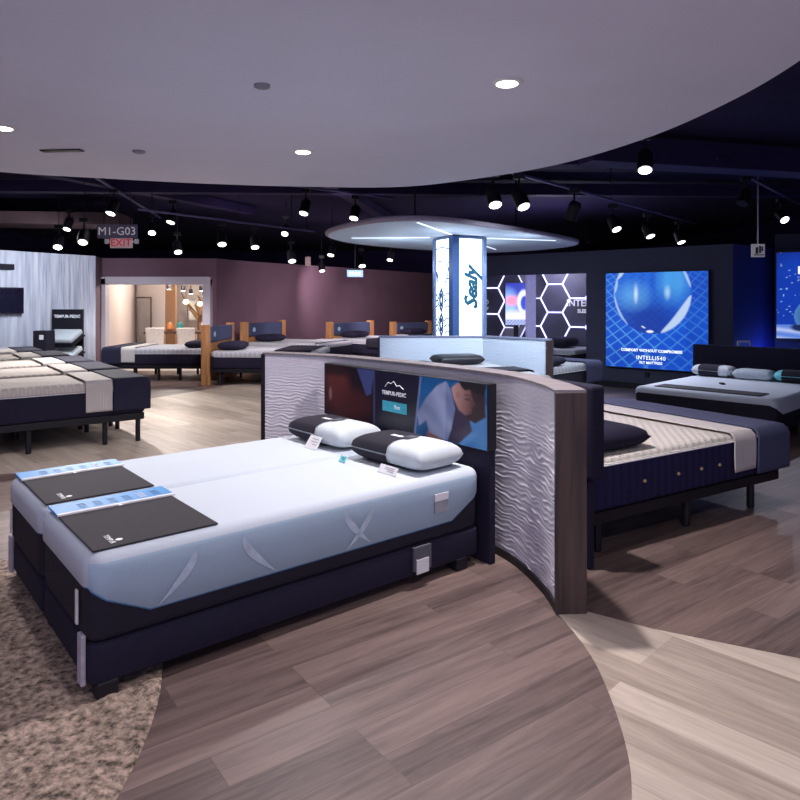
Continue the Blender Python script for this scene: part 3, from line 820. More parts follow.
# ------------------------------------------------------------------ other beds
def make_bed(label, loc, rz, L=2.03, W=1.52, ztop=0.6, zbase=0.2, side=None, top=None, head=None, legs=True, hz=1.05, leg_x=None, name='bed', group=None, cover=False, topz=0.10, base_m=None):
    """local x runs from the foot (0) to the head (L), y is centred"""
    t = thing(name, label, 'bed', loc, rz, group)
    side = side or M_navyq; top = top or M_cream
    zb = zbase + 0.07
    b = MB(); slab_rings(b, L - 0.02, W - 0.02, round_profile(zbase, zb, 0.008, 0.008), rc=0.03, x0=0.01)
    b.build('base', base_m or M_black, t, smooth=False)
    b = MB(); slab_rings(b, L, W, round_profile(zb + 0.002, ztop - 0.012, 0.03, 0.03, 0.004), rc=0.07)
    o = b.build('mattress', side, t, smooth=True)
    b = MB()
    if cover:
        def cz(x, y):
            lo = zb + 0.10
            e = min(abs(x), 0.18)
            return lo + (0.16 - e) * 0.6 if abs(y) > W / 2 - 0.04 and e < 0.16 else (lo if abs(y) > W / 2 - 0.04 else ztop - 0.065)
        rs = [(-0.006, cz), (-0.007, lambda x, y: cz(x, y) + 0.004)] + [(0.05 * (1 - math.cos(PI / 2 * k / 4)) - 0.007 * (1 - k / 4), ztop - 0.05 + 0.05 * math.sin(PI / 2 * k / 4)) for k in range(5)]
        slab_rings(b, L, W, rs, rc=0.07, cap_bot=False)
        b.build('cover', M_cover, o, smooth=True)
    else:
        slab_rings(b, L, W, round_profile(ztop - topz, ztop, 0.015, 0.045, grow=0.004), rc=0.07)
        b.build('pillow_top', top, o, smooth=True)
        MB().tube([(0.07, -W / 2 - 0.006, ztop - topz), (L - 0.07, -W / 2 - 0.006, ztop - topz)], 0.005, 6).build('piping', M_card, o)
        MB().tube([(0.07, W / 2 + 0.006, ztop - topz), (L - 0.07, W / 2 + 0.006, ztop - topz)], 0.005, 6).build('piping', M_card, o)
    if legs:
        for x in (leg_x or (0.12, L / 2, L - 0.15)):
            for y in (-W / 2 + 0.06, W / 2 - 0.06):
                MB().lathe([(0.020, 0.0), (0.026, 0.01), (0.026, zbase + 0.005)], 12, Matrix.Translation((x, y, 0))).build('leg', M_black, t)
    if head == 'pad':
        h = MB().box(L + 0.09, L + 0.13, -W / 2 - 0.12, W / 2 + 0.12, 0.0, hz - 0.02, 0.008).build('headboard', M_darknavy, t)
        MB().box(L + 0.035, L + 0.145, -W / 2 - 0.15, W / 2 + 0.15, 0.50, hz, 0.02, 3).build('pad', M_darknavy, h, smooth=False)
    elif head == 'slab':
        MB().box(L + 0.03, L + 0.11, -W / 2 - 0.15, W / 2 + 0.15, 0.0, hz, 0.015).build('headboard', M_darknavy, t)
    elif head == 'oak':
        w = W + 0.10
        h = MB().box(L + 0.05, L + 0.09, -w / 2, w / 2, 0.1, hz - 0.04, 0.004).build('headboard', M_oak, t)
        for sgn in (-1, 1):
            y = sgn * (w / 2 - 0.06)
            MB().box(L + 0.02, L + 0.14, y - 0.075, y + 0.075, 0.0, hz, 0.006).build('post', M_oak, h)
        pd = MB().box(L + 0.005, L + 0.05, -w / 2 + 0.14, w / 2 - 0.14, hz - 0.31, hz - 0.03, 0.02, 3).build('pad', mat('steel blue upholstery', (58, 64, 92), 0.8), h)
        MB().lathe([(0.05, 0), (0.05, 0.004)], 14, frame((L + 0.003, w / 2 - 0.30, hz - 0.17), (0, -1, 0), (0, 0, 1))).build('emblem', mat('pale badge', (150, 180, 200), 0.5), pd)
    return t
def drape(name, label, cat, m, loc, rz, x0, x1, W, ztop, drop, foot=None, off=0.010, group=None, th=0.0, wob=0.004):
    """cloth laid across the bed; hangs over both long sides, and over the foot when foot is set"""
    b = MB()
    hw = W / 2 + off
    R = 0.045
    def fold(e):
        if e <= 0: return (e, 0.0)
        if e < R * PI / 2: return (R * math.sin(e / R), R * (1 - math.cos(e / R)))
        return (R, R + e - R * PI / 2)
    xs = x0 - (foot if foot else 0.0); ys = hw - R + drop
    nu, nv = 26, 60
    def f(i, j):
        u = xs + (x1 - xs) * i; v = (j - 0.5) * 2 * ys
        s = 1 if v > 0 else -1
        a, da = fold(abs(v) - (hw - R))
        y = s * (hw - R + a)
        zx = 0; x = u
        if foot:
            e, de = fold(-(u - (-off + R)))
            x = (-off + R) - e; zx = de
        z = ztop + 0.8 * off - max(da, zx)
        w = wob * noise.noise(Vector((u * 5, v * 5, loc[0])))
        if max(da, zx) > R: y += s * (abs(w) * 2 + 0.002); x -= abs(w)
        else: z += abs(w) * 0.8 + 0.001
        return Vector((x, y, z))
    b.grid(nu, nv, f)
    o = b.build(name, m, None, smooth=True)
    o.location = loc; o.rotation_euler = (0, 0, rz)
    mod = o.modifiers.new('thick', 'SOLIDIFY'); mod.thickness = 0.005; mod.offset = 1
    tag(o, label, cat, group)
    return o
def axes(rz): return Vector((math.cos(rz), math.sin(rz), 0)), Vector((-math.sin(rz), math.cos(rz), 0))
def soft_pillow(label, loc, rz, m, L=0.66, W=0.42, H=0.13, tilt=0.0, group=None):
    o = pillow_mesh(L, W, H, 20).build('pillow', m, None, smooth=True)
    o.location = loc; o.rotation_euler = (0, tilt, rz); tag(o, label, 'pillow', group); return o

# right bed
rz = math.atan2(-0.525, -0.85); ux, uy = axes(rz)
foot = Vector((2.825, 4.95, 0)) - uy * 0.76
make_bed('navy sided bed with cream quilted top behind the walnut partition end', foot, rz, W=1.52, ztop=0.565, zbase=0.18, head='pad', hz=1.025, leg_x=(0.31, 1.05, 1.9), topz=0.042)
for k, x in enumerate((0.78, 0.98, 1.22, 1.55)):   # buttons on the navy side are handles of the mattress
    q = MB().lathe([(0.012, 0), (0.009, 0.010)], 10, frame((x, 0.762, 0.385), (1, 0, 0), (0, 0, -1))).build('button', mat('brass stud', (214, 180, 130), 0.4), [c for c in bpy.data.objects if c.get('label', '').startswith('navy sided bed with cream')][0])
drape('bed_runner', 'ivory runner beside the blue grey blanket on the cream quilted bed', 'bed runner', M_strip, foot, rz, 0.386, 0.64, 1.52, 0.565, 0.29, off=0.020)
drape('blanket', 'blue grey blanket over the foot of the cream quilted bed', 'blanket', M_navy, foot, rz, 0.0, 0.38, 1.52, 0.565, 0.34, foot=0.30, off=0.030)
soft_pillow('dark navy pillow at the head of the cream quilted bed', foot + ux * 1.70 + uy * 0.37 + Vector((0, 0, 0.570)), rz, M_darknavy, 0.72, 0.58, 0.14)
soft_pillow('dark navy pillow on the far half of the cream quilted bed', foot + ux * 1.70 - uy * 0.37 + Vector((0, 0, 0.570)), rz, M_darknavy, 0.70, 0.58, 0.14)
# far right bed
rz = math.atan2(0.69, 0.72); ux, uy = axes(rz)
foot = Vector((3.24, 7.25, 0))
make_bed('white covered bed with dark headboard below the starry screen', foot, rz, L=1.95, W=1.50, ztop=0.50, zbase=0.16, side=M_dark, head='slab', hz=0.89, cover=True, base_m=M_darknavy)
drape('foot_mat', 'long charcoal foot mat across the bed below the lightbox poster', 'foot mat', M_mat, foot, rz, 0.12, 0.40, 1.22, 0.50, 0.0, off=0.004, wob=0.0)
sleeved('white pillow with dark sleeve, leftmost on the bed below the starry screen', foot + ux * 1.70 + uy * 0.50 + Vector((0, 0, 0.509)), rz, 0.50, 0.30, 0.14, -0.10, 0.15, words=False)
soft_pillow('pale grey pillow between two sleeved pillows below the starry screen', foot + ux * 1.68 + uy * 0.0 + Vector((0, 0, 0.503)), rz, mat('pale grey knit', (176, 186, 194), 0.85), 0.46, 0.28, 0.13)
sleeved('aqua ended pillow with dark sleeve, rightmost before the dark headboard', foot + ux * 1.70 - uy * 0.50 + Vector((0, 0, 0.509)), rz, 0.50, 0.30, 0.14, -0.14, 0.16, body=M_aqua, words=False)
o = MB().box(-0.05, 0.05, -0.025, 0.025, 0, 0.018, 0.006).build('remote_control', M_black); o.location = foot + ux * 0.9 + uy * 0.1 + Vector((0, 0, 0.502)); o.rotation_euler = (0, 0, rz + 0.6)
tag(o, 'small black remote lying on the white covered bed', 'remote')
# middle beds round the lit column
rz = math.atan2(-0.69, -0.72); ux, uy = axes(rz)
foot = Vector((2.985, 10.0, 0)) - uy * 0.6
make_bed('grey topped bed beyond the small partition, left of the lightbox poster', foot, rz, L=1.38, W=1.2, ztop=0.585, zbase=0.12, side=M_dark, top=M_grey)
drape('blanket', 'dark grey blanket on the grey topped bed by the lightbox poster', 'blanket', M_navy, foot, rz, 0.0, 0.42, 1.2, 0.585, 0.34, foot=0.26, off=0.020)
soft_pillow('black pillow at the head of the bed beyond the small partition', foot + ux * 1.12 + uy * 0.3 + Vector((0, 0, 0.592)), rz, M_darknavy)
rz = math.atan2(0.954, -0.3); ux, uy = axes(rz)
foot = Vector((1.16, 6.92, 0))
make_bed('narrow white bed between the curved partition and the small one', foot, rz, L=1.80, W=0.97, ztop=0.70, zbase=0.2, side=M_dark, top=M_grey)
drape('blanket', 'charcoal blanket across the narrow white bed between the partitions', 'blanket', M_dark, foot, rz, 0.45, 0.85, 0.97, 0.70, 0.2, off=0.020)
soft_pillow('shiny black pillow on the narrow white bed by the small partition', foot + ux * 1.5 + Vector((0, 0, 0.705)), rz, M_black, 0.62, 0.4, 0.12)
# row of beds at the left
row = [((-2.70, 7.13), 217), ((-3.35, 7.96), 217), ((-4.01, 8.78), 217), ((-4.72, 9.55), 217), ((-5.50, 10.29), 217)]
names = ['nearest bed of the left row with navy sides and navy foot blanket', 'second bed from the front in the left row', 'third bed from the front in the left row',
         'fourth bed from the front in the left row', 'rearmost bed of the left row, nearest the streaked white wall']
for k, ((x, y), a) in enumerate(row):
    rz = ANG(a); ux, uy = axes(rz); W = 0.95
    foot = Vector((x, y, 0)) - uy * (W / 2)
    zt = 0.66 + 0.012 * k
    make_bed(names[k], foot, rz, W=W, ztop=zt, zbase=0.235, side=M_darknavy, top=M_cream, group='beds of the left row', leg_x=(0.07, 0.4, 1.1, 1.85), topz=0.095)
    which = ['nearest', 'second nearest', 'third nearest', 'fourth nearest', 'rearmost'][k]
    drape('bed_runner', 'ivory runner over the %s bed of the left row' % which, 'bed runner', M_strip, foot, rz, 0.346, 0.60, W, zt, 0.34, off=0.020, group='runners of the left row')
    drape('blanket', 'navy blanket over the foot of the %s bed of the left row' % which, 'blanket', M_navydk, foot, rz, 0.0, 0.34, W, zt, 0.36, foot=0.33, off=0.030, group='foot blankets of the left row')
# rear beds
rz = 0.0
foot = Vector((-5.50, 13.05, 0))
make_bed('navy bed standing before the lit shop opening', foot, rz, L=1.92, W=1.2, ztop=0.60, zbase=0.22, side=M_darknavy, top=M_grey, leg_x=(0.15, 0.55, 1.0, 1.4, 1.8))
drape('blanket', 'navy blanket on the foot of the bed before the shop opening', 'blanket', M_navydk, foot, rz, 0.0, 0.32, 1.2, 0.60, 0.34, foot=0.3, off=0.030)
drape('bed_runner', 'ivory runner on the bed before the shop opening', 'bed runner', M_strip, foot, rz, 0.326, 0.58, 1.2, 0.60, 0.30, off=0.020)
soft_pillow('navy pillow on the bed before the shop opening', foot + Vector((1.66, -0.25, 0.60)), 0, M_darknavy, 0.6, 0.4, 0.13)
def headbed(label, h0, h1, L, W, ztop, side, top, hz, plabel, tlabel, tm):
    """bed whose headboard runs on the floor from h0 (near end) to h1"""
    h0 = Vector((*h0, 0)); h1 = Vector((*h1, 0)); d = (h1 - h0).normalized(); n = Vector((d.y, -d.x, 0))
    c = (h0 + h1) / 2; rz = math.atan2(-n.y, -n.x)
    foot = c + n * (L + 0.10)
    make_bed(label, foot, rz, L=L, W=W, ztop=ztop, zbase=0.22, side=side, top=top, head='oak', hz=hz, group='oak headboard beds along the purple wall')
    ux, uy = axes(rz)
    soft_pillow(plabel, foot + ux * (L - 0.28) + uy * 0.25 + Vector((0, 0, ztop + 0.004)), rz, M_darknavy, 0.62, 0.42, 0.15, group='pillows on the oak headboard beds')
    drape('bed_runner', tlabel, 'bed runner', tm, foot, rz, 0.1, min(0.75, L - 0.55), W, ztop, 0.22, off=0.020, group='runners on the oak headboard beds')
headbed('oak headboard bed standing right beside the shop opening', (-3.44, 11.75), (-3.34, 13.15), 1.9, 1.35, 0.60, M_darknavy, M_grey, 1.06,
        'navy pillow below the oak headboard beside the shop opening', 'grey runner on the oak bed beside the shop opening', M_dark)
headbed('second oak headboard bed from the shop opening', (-3.32, 14.0), (-2.69, 15.4), 1.75, 1.40, 0.62, M_darknavy, M_grey, 1.04,
        'navy pillow on the second oak bed from the shop opening', 'pale runner on the second oak bed from the shop opening', M_grey)
headbed('third oak headboard bed from the shop opening', (-1.735, 15.5), (-0.68, 16.9), 1.8, 1.50, 0.62, M_darknavy, M_grey, 0.99,
        'navy pillow on the third oak bed from the shop opening', 'dark runner on the third oak bed from the shop opening', M_dark)
headbed('oak headboard bed just left of the lit column', (-0.26, 17.6), (0.83, 18.55), 1.15, 1.30, 0.60, M_darknavy, M_grey, 0.93,
        'navy pillow on the oak bed left of the lit column', 'dark runner on the oak bed left of the lit column', M_dark)
# alcove bed
rz = math.atan2(0.655, -0.756); ux, uy = axes(rz)
foot = hc.copy(); foot.z = 0; foot = foot + HN * 0.62 + HD * 0.95
make_bed('dark bed in the hexagon alcove', foot, rz, L=0.95, W=0.9, ztop=0.58, zbase=0.2, side=M_dark, top=M_grey)
soft_pillow('dark pillow on the bed in the hexagon alcove', foot + ux * 0.5 + Vector((0, 0, 0.585)), rz, M_darknavy, 0.6, 0.5, 0.2)

# ------------------------------------------------------------------ small partition, lit column and canopy
t = thing('wave_partition', 'small angled white textured partition below the lit column', 'partition', (0, 0, 0))
q = [Vector((-0.27, 8.93, 0)), Vector((1.106, 8.93, 0)), Vector((1.80, 8.25, 0))]
PT2 = 1.02
for k in range(2):
    a_, b_ = q[k], q[k + 1]; d = (b_ - a_); Ls = d.length; d.normalize(); n = Vector((-d.y, d.x, 0))
    def wf(i, j):
        z = 0.03 + (PT2 - 0.05) * j
        return a_ + d * (Ls * i) - n * (0.004 * wave(i * Ls + 3 * k, z)) + Vector((0, 0, z))
    MB().grid(150, 90, wf).build('textured_panel', mat('pale blue wave panel', (198, 208, 226), 0.7, var=0.03), t, smooth=True)
    Mq = frame(a_, d, n)
    MB().box(0.002, Ls, 0.008, 0.12, 0, PT2 - 0.02, M=Mq).build('core', M_slate, t)
    MB().box(-0.01, Ls + 0.005, -0.012, 0.13, PT2 - 0.02, PT2, M=Mq).build('cap', mat('steel grey cap', (120, 124, 150), 0.5), t)
    if k == 1: MB().box(Ls, Ls + 0.025, -0.012, 0.13, 0, PT2 - 0.02, M=Mq).build('end_board', M_endwood, t)
    else: MB().box(-0.025, 0.002, -0.012, 0.13, 0, PT2 - 0.02, M=Mq).build('end_board', M_black, t)

c0 = Vector(((454 - 400) / F * 9.25, 9.25, 0))      # corner facing the camera
CS = 0.50
a2 = ANG(28)
dr = Vector((math.cos(a2), math.sin(a2), 0)); dl = Vector((-math.sin(a2), math.cos(a2), 0))
ctr = c0 + dr * CS / 2 + dl * CS / 2
CT = 2.385
t = thing('light_column', 'square lit column with white panels under the canopy', 'column', ctr, a2)
h = CS / 2
MB().box(-h, h, -h, h, 0, CT, 0.004).build('core', mat('blue steel column', (62, 80, 130), 0.45), t)
M_steel = mat('steel corner', (120, 140, 180), 0.4, metal=0.3)
for sx, sy in ((-1, -1), (1, -1), (-1, 1), (1, 1)):
    e_ = 0.055 if (sx, sy) == (-1, -1) else 0.03
    MB().box(sx * h - e_, sx * h + e_, sy * h - e_, sy * h + e_, 0.0, CT, 0.006).build('corner_post', M_steel if (sx, sy) != (-1, -1) else mat('blue corner post', (58, 86, 140), 0.4), t)
for k in range(4):
    a = k * PI / 2 - PI / 2
    MM = Matrix.Rotation(a + PI / 2, 4, 'Z')
    pn = MB().box(-h + 0.06, h - 0.045, -h - 0.016, -h + 0.001, 0.95, CT - 0.03, 0.003, M=MM).build('light_panel', M_glow, t)
    MB().box(-h - 0.03, h + 0.03, -h - 0.022, -h + 0.001, CT - 0.03, CT, M=MM).build('trim_rail', M_steel, t)
    MB().box(-h - 0.03, h + 0.03, -h - 0.022, -h + 0.001, 0.90, 0.95, M=MM).build('trim_rail', M_steel, t)
    if k == 0:   # right-hand face: brand name running upwards
        text('Sealy', 0.30, M_teal, pn, frame((0.03, -h - 0.019, 1.66), (0, 0, 1), (-1, 0, 0)), shear=0.35, bold=0.013, space=0.95)
    if k == 3:   # left-hand face: line art of leaves and facets
        FL = frame((-h - 0.020, 0, 0), (0, -1, 0), (0, 0, 1))
        art = MB()
        def ln(p_, r=0.009): art.tube([FL @ Vector((x, z, 0)) for x, z in p_], r, 5)
        for cz in (1.15, 1.50):
            for sx in (-1, 1):
                for (w_, hh) in ((0.05, 0.17), (0.10, 0.17), (0.03, 0.09)):
                    ln([(-0.05, cz - hh), (-0.05 + sx * w_, cz), (-0.05, cz + hh)])
            for m_ in range(3):
                ln([(0.04, cz - 0.12 + 0.09 * m_), (0.10, cz - 0.08 + 0.09 * m_), (0.16, cz - 0.10 + 0.09 * m_)])
                ln([(-0.18, cz - 0.1 + 0.08 * m_), (-0.12, cz - 0.05 + 0.08 * m_)])
        ln([(0.04, 1.72), (0.09, 1.80), (0.15, 1.80), (0.17, 1.84)], 0.010)
        ln([(0.10, 1.80), (0.13, 1.92), (0.17, 1.98), (0.15, 2.04), (0.11, 2.0), (0.13, 1.92)], 0.008)
        ln([(-0.14, 2.05), (-0.03, 2.05)]); ln([(-0.15, 1.75), (-0.17, 1.90), (-0.13, 1.82)]); ln([(-0.19, 2.22), (-0.05, 2.25), (0.17, 2.21)])
        art.build('line_art', M_greyline, pn)
# canopy
K = 1.139
cpx = [(-0.98, 9.14), (-0.727, 8.47), (-0.416, 7.97), (-0.144, 7.71), (0.114, 7.63), (0.372, 7.67), (0.644, 7.85), (0.943, 8.15), (1.267, 8.49), (1.7, 9.0), (2.3, 9.8),
       (2.80, 10.6), (2.84, 11.3), (2.45, 12.1), (2.0, 12.55), (1.5, 12.7), (0.54, 12.1), (-0.1, 11.5), (-0.72, 10.7), (-1.0, 9.8)]
cps = catmull(cpx, 4)
t = thing('canopy', 'rounded white canopy disc spreading over the lit column', 'canopy', (0, 0, 0))
CZ = 2.40
M_can = mat('canopy white', (196, 208, 226), 0.7, var=0.02)
MB().prism(cps, CZ, CZ + 0.05).build('panel', M_can, t)
rim = [((x), (y)) for x, y in cps]
MB().tube([(x, y, CZ + 0.03) for x, y in rim], 0.034, 8, closed=True).build('rim', mat('mauve rim', (170, 160, 178), 0.7), t)
cen = Vector((ctr.x, ctr.y, CZ - 0.004))
for tip in ((0.20, 7.75), (2.35, 10.1), (-0.7, 9.7), (1.7, 11.9)):
    tv = Vector((tip[0], tip[1], CZ - 0.004)); d = (tv - cen); s_ = cen + d.normalized() * 0.42
    bar('light_strip', s_, tv, 0.024, 0.012, M_strip_em, t)
tag(t, t['label'], 'canopy')
# legs that carry the canopy stand inside the column; short drop rods to the deck
for x, y in ((0.2, 9.0), (1.8, 10.4)):
    MB().tube([(x, y, CZ + 0.05), (x, y, 3.4)], 0.012, 8).build('drop_rod', M_black, t)

# ------------------------------------------------------------------ ceiling fittings
def downlight(label, x, y, r=0.085):
    Y = 1.2 * F / (HY - y); X = (x - 400) / F * Y
    t = thing('recessed_downlight', label, 'downlight', (X, Y, 2.70), group='downlights in the white oval ceiling')
    b = MB(); b.lathe([(r * 0.72, -0.012), (r, -0.010), (r * 1.12, 0.0)], 32); b.build('trim_ring', M_white, t, smooth=False)
    MB().lathe([(r * 0.62, -0.016), (r * 0.70, -0.012)], 28).build('lens', M_lamp, t)
    return Vector((X, Y, 2.68))
D1 = downlight('round recessed downlight above the wave partition end', 507, 82)
D2 = downlight('round recessed downlight near the rear rim of the oval ceiling', 303, 151)
D3 = downlight('round recessed downlight cut off at the left picture edge', 3, 127)
def ceil_disc(name, label, cat, x, y, w, d, m):
    Y = 1.2 * F / (HY - y); X = (x - 400) / F * Y
    o = MB().lathe([(w * 0.6, -0.02), (w, -0.012), (w, 0.0)], 20, Matrix.Translation((X, Y, 2.70))).build(name, m); tag(o, label, cat); return o
ceil_disc('ceiling_sprinkler', 'small grey sprinkler cover left of the nearest downlight', 'sprinkler', 262, 85, 0.045, 0.03, mat('grey plastic', (150, 146, 160), 0.6))
ceil_disc('ceiling_sprinkler', 'small grey sprinkler cover beside the dark ceiling slot', 'sprinkler', 139, 151, 0.05, 0.03, MATS['grey plastic'])
Y = 1.2 * F / (HY - 150); X = (62 - 400) / F * Y
o = MB().box(-0.17, 0.17, -0.035, 0.035, -0.012, 0.0, 0.003).build('ceiling_vent', M_black); o.location = (X, Y, 2.70); o.rotation_euler = (0, 0, -0.1)
tag(o, 'narrow dark air slot in the white oval ceiling', 'vent')

M_head = mat('black lamp housing', (9, 7, 16), 0.5)
def track_head(label, x, y, tilt=0.35, az=None, on=1, z=2.78, r=0.075, L=0.19, railed=False):
    Y = (z - CH) * F / (HY - y); X = (x - 400) / F * Y
    t = thing('track_spotlight', label, 'spotlight', (X, Y, z), group='spotlights in the dark ceiling')
    if on: az = PI / 2 + (az - 3.0) * 0.22; tilt = 0.30 + tilt * 0.5
    M = Matrix.Rotation(az, 4, 'Z') @ Matrix.Rotation(tilt, 4, 'Y')
    b = MB(); b.lathe([(r, -0.02), (r, L * 0.8), (r * 0.75, L)], 18, M); b.build('housing', M_head, t, smooth=False)
    MB().lathe([(r * 0.98, -0.026), (r * 0.98, -0.019)], 18, M).build('bezel', M_chrome if on else M_black, t)
    MB().lathe([(r * 0.80, -0.030), (r * 0.80, -0.025)], 18, M).build('lens', M_lamp if on == 2 else (M_lampdim if on else M_black), t)
    e = M @ Vector((0, 0, L * 0.6))
    MB().tube([e, Vector((e.x, e.y, 0.3))], 0.014, 8).build('stem', M_head, t)
    MB().box(e.x - 0.06, e.x + 0.06, e.y - 0.03, e.y + 0.03, 0.28, 0.34, 0.004).build('mount', M_head, t)
    if not railed: MB().tube([(e.x, e.y, 0.33), (e.x, e.y, 3.4 - z)], 0.006, 6).build('drop_rod', M_head, t)
    return Vector((X, Y, z))
H = {}
heads = [
    ('k1', 645, 168, 0.25, 1.5, 2, 'track spotlight just beyond the oval ceiling rim at right'),
    ('k2', 495, 203, 0.35, 4.0, 2, 'first lit track spotlight of the right row, above the canopy'),
    ('k3', 523, 205, 0.5, 5.6, 2, 'second spotlight of the right row, tilted right'),
    ('k4', 571, 217, 0.5, 5.2, 0, 'third spotlight of the right row, dark and tilted'),
    ('k5', 616, 228, 0.5, 5.0, 1, 'fourth spotlight of the right row, left of the lightbox poster'),
    ('k6', 650, 235, 0.35, 5.0, 1, 'fifth spotlight of the right row, above the lightbox poster'),
    ('k7', 681, 241, 0.25, 5.0, 1, 'last spotlight of the right row above the lightbox poster'),
    ('k8', 576, 252, 0.2, 4.7, 1, 'small spotlight at the right tip of the canopy'),
    ('k9', 588, 254, 0.2, 4.7, 1, 'small spotlight just beyond the right tip of the canopy'),
    ('k10', 743, 202, 0.6, 0.6, 0, 'unlit tilted spotlight left of the hanging white sign rod'),
    ('k11', 784, 219, 1.0, 3.6, 2, 'bright spotlight aimed left near the right picture edge'),
    ('l1', 111, 212, 0.2, 1.0, 2, 'large lit spotlight above the shop unit sign'),
    ('l2', 67, 228, 0.25, 2.0, 1, 'spotlight hanging below the lit duct'),
    ('l3', 58, 246, 0.5, 4.2, 2, 'bright spotlight over the streaked white wall'),
    ('l4', 83, 241, 0.6, 3.9, 1, 'tilted spotlight over the right end of the streaked white wall'),
    ('l5', 152, 232, 0.7, 4.4, 2, 'bright spotlight right of the shop unit sign'),
    ('l6', 171, 221, 0.2, 1.0, 1, 'flat looking spotlight above the shop opening'),
    ('l7', 178, 251, 0.5, 5.4, 1, 'tilted spotlight over the shop opening'),
    ('l8', 222, 243, 0.3, 4.6, 2, 'bright spotlight right of the shop opening'),
    ('l9', 255, 246, 0.3, 4.6, 1, 'spotlight second right of the shop opening'),
    ('l10', 285, 233, 0.8, 2.6, 1, 'sideways spotlight over the oak headboard beds'),
    ('l11', 304, 212, 0.25, 1.0, 1, 'spotlight left of the canopy below the oval ceiling rim'),
    ('l12', 354, 217, 0.25, 1.2, 2, 'spotlight directly above the left part of the canopy'),
    ('l13', 331, 254, 0.15, 1.2, 1, 'spotlight just below the left tip of the canopy'),
    ('l14', 362, 265, 0.3, 4.7, 2, 'bright spotlight beside the small blue hanging sign'),
    ('l15', 390, 259, 0.2, 1.2, 1, 'small spotlight left of the lit column below the canopy'),
    ('l16', 292, 260, 0.4, 4.9, 1, 'small spotlight high on the purple wall left of the grey box'),
    ('l17', 322, 270, 0.2, 4.9, 1, 'small spotlight right of the grey box on the purple wall'),
]
for key, x, y, tl, az, on, lab in heads:
    z = 2.78
    if key in ('l16', 'l17', 'l14'): z = 2.2
    if key in ('l3', 'l4', 'l7'): z = 2.35
    if key in ('l8', 'l9', 'l13', 'l15'): z = 2.4
    if key in ('k2', 'k3', 'k4', 'k5', 'k6', 'k7'): z = 2.5
    if key in ('k8', 'k9'): z = 2.30 if False else 2.6
    H[key] = track_head(lab, x, y, tl, az, on, z, railed=key in ('k2', 'k3', 'k4', 'k5', 'k6', 'k7', 'k10', 'k11', 'l1', 'l5', 'l11', 'l12', 'l8', 'l9'))
def rail(label, keys, ext=0.8, z=3.145):
    z = H[keys[0]].z + 0.365
    P = [H[k] for k in keys]; a, b_ = P[0].copy(), P[-1].copy(); d = (b_ - a); d.z = 0; d.normalize()
    a -= d * ext; b_ += d * ext; a.z = b_.z = 0
    t = thing('track_rail', label, 'track rail', (a.x, a.y, z), 0, 'ceiling track rails')
    bar('track', (0, 0, 0), (b_ - a), 0.04, 0.03, mat('rail grey', (88, 80, 124), 0.5), t)
    for f in (0.06, 0.5, 0.94):
        p = (b_ - a) * f; MB().tube([(p.x, p.y, 0.01), (p.x, p.y, 3.4 - z)], 0.006, 6).build('drop_rod', M_black, t)
rail('long track rail of the right row of spotlights', ['k2', 'k7'])
rail('track rail near the right picture edge', ['k10', 'k11'], 1.2)
rail('track rail over the shop unit sign', ['l1', 'l5'])
rail('track rail over the oak headboard beds', ['l11', 'l12'])
rail('track rail before the purple wall', ['l8', 'l9'], 1.5)

# signs
def hang_sign(name, label, x0, y0, x1, y1, Y, face, rods=True, deep=0.03, cat='sign'):
    a = dp(x0, y1, Y); b_ = dp(x1, y0, Y); w = b_.x - a.x; hh = b_.z - a.z
    t = thing(name, label, cat, (a.x, a.y, a.z))
    MB().box(0, w, 0, deep, 0, hh, 0.004).build('board', face, t)
    return t, w, hh, a
t, w, hh, a = hang_sign('unit_sign', 'grey hanging sign reading M1-G03', 97, 224.5, 137, 238, 10.2, mat('grey sign face', (84, 78, 104), 0.6, em=0.12))
text('M1-G03', hh * 0.85, M_ink, t, frame((w / 2, -0.003, hh * 0.48), (1, 0, 0), (0, 0, 1)))
for x in (0.1, w - 0.1): MB().tube([(x, 0.015, hh), (x, 0.015, 3.4 - a.z)], 0.006, 6).build('rod', M_black, t)
t, w, hh, a = hang_sign('exit_sign', 'white EXIT sign with red letters under the shop unit sign', 110, 238.3, 132, 248, 10.25, mat('lit white sign face', (200, 188, 194), 0.6, em=0.12))
text('EXIT', hh * 1.05, M_red, t, frame((w / 2, -0.003, hh * 0.5), (1, 0, 0), (0, 0, 1)), bold=0.002)
for sx in (-0.09, w + 0.03): MB().box(sx, sx + 0.06, 0.0, 0.05, hh * 0.45, hh * 0.95, 0.01).build('emergency_lamp', M_card, t)
MB().box(-0.05, w + 0.05, 0.01, 0.03, hh * 0.6, hh * 0.75).build('bracket', M_white, t)
MB().tube([(w * 0.5, 0.028, hh), (w * 0.5, 0.028, hh + 0.02)], 0.005, 6).build('rod', M_black, t)
t, w, hh, a = hang_sign('hanging_sign', 'small white sign on a long rod before the blue-lit wall', 752, 244, 765, 257, 9.6, mat('white sign face', (214, 208, 214), 0.6, em=0.15))
for bx in ((0.05, 0.09, 0.25, 0.75), (0.10, 0.13, 0.3, 0.85), (0.135, 0.16, 0.45, 0.8), (0.03, 0.17, 0.12, 0.2)):
    MB().box(bx[0], bx[1], -0.004, 0.002, hh * bx[2], hh * bx[3]).build('printed_mark', M_inkdark, t)
MB().tube([(w * 0.5, 0.015, hh), (w * 0.5, 0.015, 3.4 - a.z)], 0.012, 8).build('rod', M_chrome, t)
t, w, hh, a = hang_sign('hanging_sign', 'small pale blue sign in front of the purple wall left of the canopy', 347, 270, 363, 277, 15.5, mat('pale blue sign face', (130, 170, 220), 0.6, em=0.5))
for k in range(4): MB().box(w * (0.12 + 0.2 * k), w * (0.24 + 0.2 * k), -0.004, 0.002, hh * 0.25, hh * 0.75).build('printed_mark', M_ink, t)
